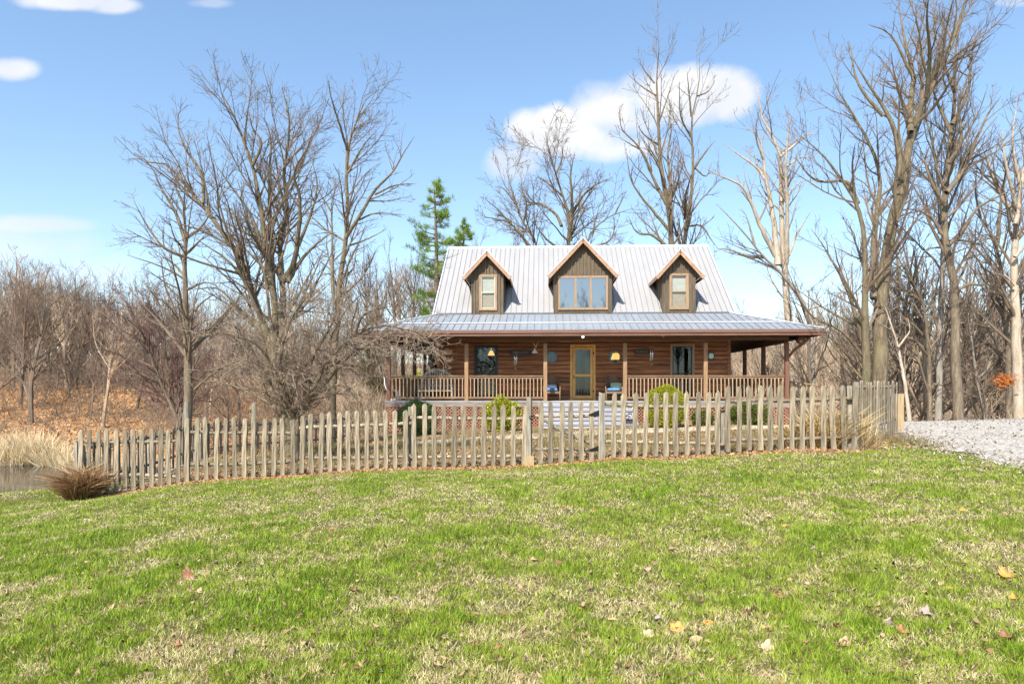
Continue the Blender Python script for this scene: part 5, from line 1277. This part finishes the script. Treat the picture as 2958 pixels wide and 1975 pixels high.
# ------------------------------------------------------------------ woods across the pond and beyond the house
def wood_proto(name, H, seed, mat, nl=6, spread=26, clear=.2):
    rng = np.random.default_rng(seed); LP = []; LR = []
    C_ = catmull([(0,0,-.6),(rng.normal(0,.1),rng.normal(0,.1),H*.3),(rng.normal(0,.35),rng.normal(0,.35),H*.65),(rng.normal(0,.6),rng.normal(0,.6),H)],12)
    r0 = .012*H+.02; LP.append(C_); LR.append(r0*(1-np.linspace(0,1,12))**.8+.012)
    for k in range(nl):
        t = rng.uniform(clear,.7); b = C_[int(t*11)]; an = 2*np.pi*k/nl+rng.normal(0,.4); L = H*(1-t)*rng.uniform(.7,1.05); a = np.radians(rng.normal(spread,8))
        e = b+np.array([np.cos(an)*np.sin(a),np.sin(an)*np.sin(a),np.cos(a)])*L; m_ = (b+e)/2+np.array([np.cos(an),np.sin(an),-.3])*L*.1
        LP.append(catmull([b,m_,e],12)); LR.append(r0*(1-t)*.6*(1-np.linspace(0,1,12))**.8+.010)
    P, R = np.array(LP), np.array(LR)
    a1, b1 = grow(P, R, 1.9, 20, .40, 38, 5, .28, .12, rng, .18, .5, .014, .4, 3); a2, b2 = grow(a1, b1, 3.2, 8, .5, 38, 4, .25, .14, rng, .1, .6, .011, .3, 1.4); a3, b3 = grow(a2, b2, 3.0, 4, .6, 36, 3, .2, .14, rng, .1, .6, .009, .25, .8)
    v, f = merge([tube_arrays(P,R,6), tube_arrays(a1,b1,4), tube_arrays(a2,b2,3), tube_arrays(a3,b3,3)])
    o = np_mesh(name, v, [f], mat); return o
rw = random.Random(5)
protos = [wood_proto('woodland_tree', 11, 101, M_WOOD1, 7, 24), wood_proto('woodland_tree', 12, 102, M_WOOD2, 8, 28, .15), wood_proto('woodland_tree', 10, 103, M_WOOD1, 6, 32, .1), wood_proto('woodland_tree', 11, 104, M_WOOD2, 7, 22, .3), wood_proto('woodland_tree', 9, 105, M_WOOD3, 5, 30, .2), wood_proto('woodland_tree', 11, 106, M_WOOD3, 6, 24, .25)]
PH = [11,12,10,11,9,11]; used = set()
def place_wood(k, u, D, vt, label, group):
    x = (u-UC)*D/F; g = gz(x,D); H = max(2.5, CZ+(VH-vt)*D/F-g)
    if k in used: o = copy_obj(protos[k])
    else: o = protos[k]; used.add(k)
    s = H/PH[k]; o.location = (x,D,g); o.rotation_euler = (rw.gauss(0,.09),rw.gauss(0,.09),rw.uniform(0,6.28)); o.scale = (s*rw.uniform(.9,1.15),s*rw.uniform(.9,1.15),s)
    tag(o, label, 'tree', group)
LU = [(-80,735),(0,738),(120,728),(190,760),(230,815),(270,840),(330,800),(380,815),(450,835),(600,900),(800,930),(1000,930),(1120,960)]
def topv(u, T): return np.interp(u,[t[0] for t in T],[t[1] for t in T])
for i in range(150):
    u = (-70+1200*((i*.618034)%1)) if i%3 else u+rw.uniform(-26,26); D = rw.uniform(50,76) if i%4 else rw.uniform(35,48); k = rw.choice([0,1,2,3,4,0])
    place_wood(k, u, D, topv(u,LU)-15+rw.uniform(0,1)**1.3*230, 'slender bare tree in the brown woods across the pond', 'bare trees in the woods across the pond')
for i in range(30):
    u = 1080+900*((i*.618034)%1); D = rw.uniform(66,95)
    place_wood(rw.choice([0,3,4]), u, D, rw.uniform(690,790), 'distant bare tree whose twigs show over or behind the house', 'distant bare trees behind the house')
for i in range(9):
    u = 2360+640*((i*.618034+.3)%1); D = rw.uniform(30,44)
    place_wood(rw.choice([0,2,3,4]), u, D, rw.uniform(640,860), 'middle-sized bare tree standing among the big trees right of the drive', 'middle-sized trees among the big right trees')
RU = [(2050,930),(2250,905),(2350,890),(2500,915),(2650,925),(2800,920),(3000,905)]
for i in range(84):
    u = 2030+980*((i*.618034)%1); D = rw.uniform(36,92); f = rw.random()
    place_wood(rw.choice([2,4,5,5,0]), u, D, topv(u,RU)-30+rw.uniform(0,1)*130, 'thin bare tree in the tan thicket on the hillside right of the house', 'thin trees on the thicket hillside')
for k in range(6):
    if k not in used: bpy.data.objects.remove(protos[k])
def brush(name, region, M, h, k, mat, seed, label, r=.012, wand=.3):
    rng = np.random.default_rng(seed); X, Y = region(rng, M); Z = ground(X,Y); M = len(X)
    H = h*rng.uniform(.35,1.15,M); t = np.linspace(0,1,4)
    d = rng.normal(0,wand,(M,2)); P = np.zeros((M,4,3)); P[:,:,0] = X[:,None]+d[:,:1]*H[:,None]*t**1.4; P[:,:,1] = Y[:,None]+d[:,1:]*H[:,None]*t**1.4; P[:,:,2] = Z[:,None]-.05+H[:,None]*t
    R = (r*np.clip(H/h,.5,1.2))[:,None]*(1-.75*t)[None]
    a1, b1 = grow(P, R, k, 8, .5, 36, 4, .12, .2, rng, .12, .65, r*.45, .3, 1.6)
    v, f = merge([tube_arrays(P,R,3), tube_arrays(a1,b1,3)])
    o = np_mesh(name, v, [f], mat); return tag(o, label, 'brush', kind='stuff')
def reg_px(u0, u1, d0, d1, cond=None):
    def fn(rng, M):
        D = np.sqrt(rng.uniform(d0**2,d1**2,M)); u = rng.uniform(u0,u1,M); X = (u-UC)*D/F
        return X, D
    return fn
brush('underbrush', reg_px(430,1150,36,66), 1300, 1.7, 2.6, M_WOOD2, 201, 'brown leafless underbrush on the orange leaf bank across the pond', .012)
brush('underbrush', reg_px(420,1130,28,44), 1500, 1.7, 2.6, M_WOOD1, 202, 'grey leafless brush behind the fence left of the porch', .010, .45)
brush('underbrush', reg_px(2020,3040,36,94), 5200, 2.3, 2.0, M_WOOD3, 203, 'dense tan leafless thicket covering the hillside right of the house', .016, .25)
brush('underbrush', reg_px(2150,3040,25.5,36), 1300, 1.6, 2.6, M_WOOD3, 204, 'tan weeds and saplings at the edge of the drive below the big right trees', .009, .35)
brush('underbrush', reg_px(1100,2100,60,95), 900, 4.0, 1.5, M_WOOD1, 205, 'far leafless brush on the rise behind the house', .02, .25)
brush('underbrush', reg_px(-80,430,50,70), 800, 1.7, 2.6, M_WOOD2, 209, 'leafless brush high on the orange bank at the left', .012)
brush('underbrush', reg_px(-80,520,31,56), 1300, 1.35, 3.2, M_WOOD1, 210, 'low dark brush and dead stems on the orange bank above the reeds', .014, .7)
brush('far_woods', reg_px(-80,1120,62,88), 1100, 8.5, 2.6, M_WOOD1, 207, 'dense grey-brown wall of far woods behind the trees across the pond', .035, .10)
brush('far_woods', reg_px(2020,3040,60,94), 350, 4.0, 2.0, M_WOOD2, 208, 'brown far woods on the hillside right of the house', .03, .12)
brush('young_saplings', reg_px(1000,1110,30,40), 500, 2.6, 2.5, M_WOOD3, 206, 'pale thin saplings just left of the porch corner', .012, .3)
rng_ = np.random.default_rng(77)                                            # a few oak twigs that kept their orange leaves
for i, (u, v, D, rx, rz, n) in enumerate(((2905,1098,27,.36,.22,230),(2935,905,30,.3,.26,120))):
    P = np.array(at(u,v,D)); c = rng_.normal(size=(n,3))*np.array([rx,.25,rz])*.55; V, Fq = tufts(rng_, c, rng_.normal(size=(n,3))*.5+np.array([0,0,-.4]), 2, .09, .05, .6)
    o = rooted('leafy_branch', ['low spray of orange dead leaves in front of the dark right trunk','sparse orange dead leaves higher up at the right edge'][i], 'branch', tuple(P)); np_mesh('leaves', V, [Fq], M_ORLEAF, o)
    B = np.array([[(-rx,0,-rz*.4),(0,.02,0),(rx,0,.05)]]); v_, f_ = tube_arrays(B, np.array([[.012,.009,.004]]), 5); np_mesh('twig', v_, [f_], M_BARK, o)
# ------------------------------------------------------------------ lawn grass
def lawn_grass(N, seed, name, label):
    rng = np.random.default_rng(seed)
    D = np.exp(rng.uniform(np.log(3.3), np.log(19.5), N)); k = rng.uniform(-.80,.80,N); X = k*D; Y = D
    m = (zone_lawn(X,Y) > .3)&(X < gravel_left(Y)+rng.normal(.05,.12,N)); m &= ~((X > 6.3)&(Y > 13.35+rng.normal(0,.12,N)))
    X = X[m]; Y = Y[m]; D = D[m]; n = len(X); Z = ground(X,Y)
    patch = fbm(X,Y,.95,21,4); fine = fbm(X,Y,.22,31,3); edge = np.clip((np.interp(X,FX,FY)-Y)/1.0,0,1)
    mid_ = fbm(X,Y*.6,.42,23,3); ff = vnoise(X,Y,.07,35)
    dry = np.clip(.33+(patch-.5)*.7+(mid_-.5)*1.1+(fine-.5)*1.5+(ff-.5)*.35, .10, .85)
    isdry = rng.uniform(0,1,n) < dry
    lush = np.clip((.5-patch*.35-mid_*.3-fine*.35)*3.0+.42,0,1)
    tall = vnoise(X,Y,.11,51)**2; h = np.where(isdry, rng.uniform(.02,.055,n), rng.uniform(.028,.07,n)*(.45+.6*lush+.7*tall))
    w = .0022+.00055*D*rng.uniform(.7,1.3,n)
    az = rng.uniform(0,2*np.pi,n)+0; lean = np.where(isdry, rng.uniform(.5,1.9,n), rng.uniform(.1,.9,n))
    clx = (vnoise(X,Y,.06,41)-.5)*2.4; cly = (vnoise(X,Y,.06,42)-.5)*2.4
    dx = np.cos(az)*lean*.6+clx*.55; dy = np.sin(az)*lean*.6+cly*.55
    nrm = np.sqrt(dx*dx+dy*dy+1); d = np.stack([dx,dy,np.ones(n)],1)/nrm[:,None]
    sa = rng.uniform(0,2*np.pi,n); s = np.stack([np.cos(sa),np.sin(sa),np.zeros(n)],1)*w[:,None]*.5
    b = np.stack([X,Y,Z-.006],1); mid = b+d*(h*.55)[:,None]; tip = mid+(d*.75+np.stack([dx,dy,-np.ones(n)*.2],1)*.35)*(h*.5)[:,None]
    V = np.stack([b-s,b+s,mid+s*.8,mid-s*.8,tip],1).reshape(-1,3); i = np.arange(n)[:,None]*5
    q = rng.uniform(0,1,n)[:,None]
    green = np.array([.07,.15,.006])*(1-q)+np.array([.37,.51,.04])*q; yel = np.array([.58,.58,.10])
    green = green*(.5+.5*lush[:,None])+yel*(.5-.5*lush[:,None])
    straw = np.array([.42,.32,.13])*(1-q)+np.array([.94,.82,.50])*q
    col = np.where(isdry[:,None], straw, green)
    return tag(np_mesh(name, V, [i+np.array([[0,1,2,3]]), i+np.array([[3,2,4]])], tintmat('grass_blades', .6, .35), color=np.repeat(col,5,0)), label, 'grass', kind='stuff')
lawn_grass(520000, 301, 'lawn_grass', 'short green and straw coloured lawn grass in front of the fence')
def litter(N, fn, seed, name, label, cols, size=.05, lift=.012, cat='leaf litter'):
    rng = np.random.default_rng(seed); X, Y = fn(rng, N); n = len(X); Z = ground(X,Y)+lift
    a = rng.uniform(0,2*np.pi,n); t1 = rng.normal(0,.45,n); t2 = rng.normal(0,.45,n); L = size*rng.uniform(.5,1.4,n); W = L*rng.uniform(.35,.7,n)
    ex = np.stack([np.cos(a),np.sin(a),t1],1)*L[:,None]*.5; ey = np.stack([-np.sin(a),np.cos(a),t2],1)*W[:,None]*.5; c = np.stack([X,Y,Z],1); up = np.array([0,0,1.0])*(L*rng.uniform(.05,.3,n))[:,None]
    V = np.stack([c-ex+up, c-ey*1.0-ex*.2, c+ex+up*1.2, c+ey+ex*.1],1).reshape(-1,3)
    cs = np.array(cols); col = cs[rng.integers(0,len(cs),n)]*rng.uniform(.7,1.25,(n,1))
    return tag(np_mesh(name, V, [np.arange(n*4).reshape(-1,4)], tintmat('litter_'+name, .8, .2), color=np.repeat(col,4,0)), label, cat, kind='stuff')
def reg_yard(rng, M):
    X = rng.uniform(-8.4,8.0,M); Y = rng.uniform(12.4,25.6,M); m = (Y > np.interp(X,FX,FY)+.12); return X[m], Y[m]
def reg_fence(rng, M):
    X = rng.uniform(-8.6,8.6,M); Y = np.where(X < 6.1, np.interp(X,FX,FY), 12.3+(X-6.1)*1.25)+rng.normal(-.02,.16,M); return X, Y
BR = [(.34,.20,.09),(.45,.28,.14),(.22,.13,.07),(.52,.37,.22),(.16,.095,.055),(.42,.22,.09)]
litter(15000, reg_yard, 401, 'leaf_litter', 'brown leaf litter covering the yard between the fence and the porch', BR, .085)
litter(9000, reg_fence, 402, 'leaf_litter', 'orange brown leaf litter gathered along the foot of the picket fence', [(.48,.23,.085),(.55,.31,.14),(.36,.18,.07),(.60,.42,.24)], .05)
def reg_bank(rng, M):
    D = np.sqrt(rng.uniform(30**2,62**2,M)); u = rng.uniform(-60,1080,M); return (u-UC)*D/F, D
litter(60000, reg_bank, 403, 'leaf_litter', 'orange leaf litter on the bank across the pond', [(.52,.27,.11),(.60,.36,.17),(.36,.18,.08),(.74,.52,.30),(.34,.18,.09)], .13, .03)
def reg_lawn(rng, M):
    D = np.exp(rng.uniform(np.log(3.4),np.log(15),M)); X = rng.uniform(-.8,.8,M)*D; m = zone_lawn(X,D) > .5; X = X[m]; Y = D[m]; m = X < gravel_left(Y)-.1; return X[m], Y[m]
litter(5200, reg_lawn, 404, 'lawn_litter', 'tiny dead leaf bits and twigs caught between the grass blades', [(.20,.12,.06),(.34,.2,.1),(.10,.06,.035),(.45,.3,.17),(.28,.2,.14)], .034, .022)
def reg_edge(rng, M):
    Y = rng.uniform(8.5,17,M); return gravel_left(Y)+rng.normal(.05,.38,M), Y
litter(1500, reg_edge, 405, 'loose_gravel', 'loose pale stones and dirt crumbs spilling along the edge of the drive', [(.55,.5,.44),(.62,.58,.52),(.4,.35,.3),(.22,.16,.1),(.3,.24,.16)], .05, .03, 'gravel')
def reg_drive(rng, M):
    Y = rng.uniform(8.5,23,M); return gravel_left(Y)+rng.uniform(.2,8,M), Y
litter(2200, reg_drive, 406, 'drive_litter', 'dead leaf bits and dark stones scattered over the gravel drive', [(.2,.16,.12),(.33,.27,.19),(.45,.4,.34),(.14,.12,.1)], .055, .04, 'gravel')
def yard_plants(N, seed):
    rng = np.random.default_rng(seed); X = rng.uniform(-8.3,8.2,N); Y = rng.uniform(12.5,24.5,N); m = (Y > np.interp(X,FX,FY)+.05)&(fbm(X,Y,1.1,61,3)+rng.normal(0,.06,N) > .53); X = X[m]; Y = Y[m]; n = len(X); Z = ground(X,Y)
    h = rng.uniform(.05,.24,n); d = rng.normal(0,.35,(n,2)); b = np.stack([X,Y,Z-.01],1); e = b+np.stack([d[:,0]*h,d[:,1]*h,h],1); sa = rng.uniform(0,6.28,n); s = np.stack([np.cos(sa),np.sin(sa),sa*0],1)*.006
    V = np.stack([b-s,b+s,e],1).reshape(-1,3); cs = np.array([(.30,.22,.11),(.42,.32,.18),(.14,.15,.04),(.2,.22,.05),(.22,.16,.1)]); col = cs[rng.integers(0,5,n)]*rng.uniform(.7,1.2,(n,1))
    tag(np_mesh('yard_weeds', V, [np.arange(n*3).reshape(-1,3)], tintmat('weed_blades'), color=np.repeat(col,3,0)), 'dry weeds and sparse grass in the fenced yard', 'weeds', kind='stuff')
yard_plants(60000, 501)
# ------------------------------------------------------------------ leaves lying on the lawn
def leaf_mesh(size, kind, rnd):
    n = 22; P = []
    for k in range(n):
        a = 2*math.pi*k/n
        if kind == 'lobed': r = size*(.34+.16*abs(math.cos(2.5*a))**.8+rnd.uniform(-.03,.03)); P.append((r*1.15*math.cos(a), r*math.sin(a)))
        else: r = size*.5; P.append((r*math.cos(a)*(1+.12*math.cos(a)), r*.48*math.sin(a)*(1+rnd.uniform(-.08,.08))))
    c1 = rnd.uniform(1.2,3.6)/size; c2_ = rnd.uniform(-.3,.9)/size; sg = 1
    zf = lambda x, y: c1*y*y*.8+c2_*x*x*.6+rnd.uniform(-.002,.002)
    vs = [(0,0,0)]; 
    for f in (.5,1): vs += [(x*f,y*f,zf(x*f,y*f)) for x, y in P]
    fs = []
    for k in range(n):
        j = (k+1)%n; fs += [(0,1+k,1+j),(1+k,1+n+k,1+n+j,1+j)]
    m = len(vs); vs += [(x,y,z-.0012) for x, y, z in vs]; fs += [tuple(m+i for i in f[::-1]) for f in fs]
    for k in range(n): j = (k+1)%n; fs.append((1+n+k, m+1+n+k, m+1+n+j, 1+n+j))
    mb = MB().add(vs, fs); mb.tube([(-size*.5,0,zf(-size*.5,0)),(-size*.75,.004,.004)], .0016, 4)
    return mb
def lawn_xy(u, v):
    lo, hi = 2.5, 16
    for _ in range(40):
        D = (lo+hi)/2; p = at(u,v,D)
        if p[2] > gz(p[0],p[1]): lo = D
        else: hi = D
    return at(u,v,lo)
LM = {'orange': plain('orange_dead_leaf', (.62,.29,.07), .7, 0, .25, 30), 'tan': plain('tan_dead_leaf', (.52,.33,.19), .75, 0, .25, 30), 'pale': plain('pale_dead_leaf', (.54,.41,.25), .7, 0, .25, 30),
      'brown': plain('brown_dead_leaf', (.25,.12,.06), .75, 0, .3, 30), 'grey': plain('grey_dead_leaf', (.36,.28,.24), .8, 0, .25, 30), 'red': plain('red_brown_dead_leaf', (.42,.17,.09), .75, 0, .25, 30)}
rl = random.Random(9)
def leaf(u, v, size, kind, mat, label, group=None, tilt=None):
    p = lawn_xy(u,v); o = leaf_mesh(size*.76, kind, rl).build('fallen_leaf', LM[mat], None, smooth=True)
    o.location = (p[0],p[1],p[2]+.013); t = tilt if tilt is not None else rl.uniform(.0,.5)
    o.rotation_euler = (rl.uniform(-.25,.25)+t*.8, rl.uniform(-.3,.3), rl.uniform(0,6.28)) if tilt is None else (t,0,rl.uniform(-.4,.4))
    return tag(o, label, 'leaf', group)
GL = 'fallen leaves scattered on the lawn'
B_ = lambda x, y: (1479+x/1.588, 1400+y/1.588)
A2 = lambda x, y: (x/1.588, 1400+y/1.588)
for xy, sz, kd, mt, tl, lb in (((2265,425),.15,'lobed','orange',.45,'largest orange lobed leaf, flat on the lawn near the right edge'),((2305,528),.08,'lobed','orange',.3,'smaller orange leaf just below the largest one near the right edge'),
    ((1965,462),.07,'oval','pale',.9,'whitish upright leaf beside a small orange leaf on the right lawn'),((2008,480),.08,'oval','orange',.3,'small orange leaf touching the whitish upright leaf'),
    ((757,668),.11,'lobed','orange',.55,'bright orange lobed leaf lying on the lawn right of centre'),((898,640),.085,'oval','orange',1.3,'narrow orange leaf standing on edge in the grass'),
    ((845,715),.10,'oval','tan',1.1,'pointed tan leaf standing just below the narrow orange leaf'),((1172,762),.12,'lobed','pale',.9,'large pale yellow curled leaf low on the lawn right of centre'),
    ((625,697),.08,'lobed','pale',.6,'pale torn leaf left of the bright orange lobed leaf'),((463,626),.08,'oval','tan',.3,'small tan leaf pointing right, left of the pale torn leaf'),
    ((1790,680),.09,'lobed','red',.5,'red-brown leaf below a pair of grey leaves on the right lawn'),((1725,645),.09,'lobed','grey',1.0,'grey crumpled leaf standing left of the red-brown leaf'),((1898,600),.09,'lobed','grey',.6,'grey rounded leaf above the red-brown leaf'),
    ((1525,735),.08,'lobed','tan',.8,'tan forked leaf at the bottom of the lawn, right of the large pale leaf'),((2265,710),.10,'lobed','brown',.2,'dark brown flat leaf near the lower right corner'),((1255,195),.12,'oval','orange',.2,'long rusty orange leaf on the upper right lawn'),
    ((2068,120),.12,'oval','orange',.5,'orange-tan slanting leaf near the top right of the lawn')):
    leaf(*B_(*xy), sz, kd, mt, lb, None, tl)
leaf(*A2(860,430), .16, 'lobed', 'brown', 'big dark brown curled leaf on the left half of the lawn', None, .9)
small = [B_(*q) for q in ((2150,85),(1385,305),(1290,875),(735,305),(565,300),(880,105),(1700,700),(215,365),(1520,240),(240,105),(2240,140),(1280,445),(1070,520),(1220,520),(1090,590),(1855,625),(2000,690),(620,400),(100,350),(1790,240),(1910,675))]+[A2(*q) for q in ((990,365),(1100,360),(1350,488),(1930,420),(2010,372),(1430,630),(1160,655),(560,555),(2330,190),(1150,870),(915,500),(730,525),(1500,770),(1620,495),(2070,250),(1230,110),(410,120),(1630,850),(1400,735),(2290,760))]
for u, v in small: leaf(u, v, rl.uniform(.05,.085), rl.choice(['lobed','oval','oval']), rl.choice(['brown','tan','red','grey','tan']), 'small curled dry leaf scattered on the lawn among the larger ones', GL)
for i in range(80):
    u = rl.uniform(60,2930); v = 1440+535*rl.random()**1.4
    if rl.random() < .45: u = rl.uniform(1500,2930)
    leaf(u, v, rl.uniform(.035,.065), rl.choice(['lobed','oval']), rl.choice(['brown','tan','red','grey','tan','pale']), 'small curled dry leaf scattered on the lawn among the larger ones', GL)

# yellow-green shrub glimpsed through the left end of the porch
(c_, h_) = sp(1200,985,1150,44); shrub('yellow_shrub','sunlit yellow-green bush seen through the left end of the porch',c_,(1.1,.9,h_*1.05),2600,.12,M_GLOBE,57,.9,inner=.3)
# the wood behind the camera, mirrored in the windows
def woods_behind():
    rng = np.random.default_rng(88); parts = []; o = 0; V = []; Fs = []
    for k in range(9):
        me = protos[k%4].data; n = len(me.vertices); co = np.empty(n*3, np.float32); me.vertices.foreach_get('co', co); co = co.reshape(-1,3)*np.array([1.2,1.2,1.45])
        q = np.empty(len(me.loops), np.int32); me.loops.foreach_get('vertex_index', q); x = -34+k*8.5+rng.normal(0,1.5); y = -48+rng.normal(0,4); a = rng.uniform(0,6); c, s_ = math.cos(a), math.sin(a)
        co = np.stack([co[:,0]*c-co[:,1]*s_+x, co[:,0]*s_+co[:,1]*c+y, co[:,2]+gz(x,y)],1); V.append(co); Fs.append(q.reshape(-1,4)+o); o += n
    tag(np_mesh('woods_behind', np.concatenate(V), [np.concatenate(Fs)], M_WOOD1), 'bare woods mirrored faintly in the middle dormer window', 'woods', kind='stuff')
woods_behind()
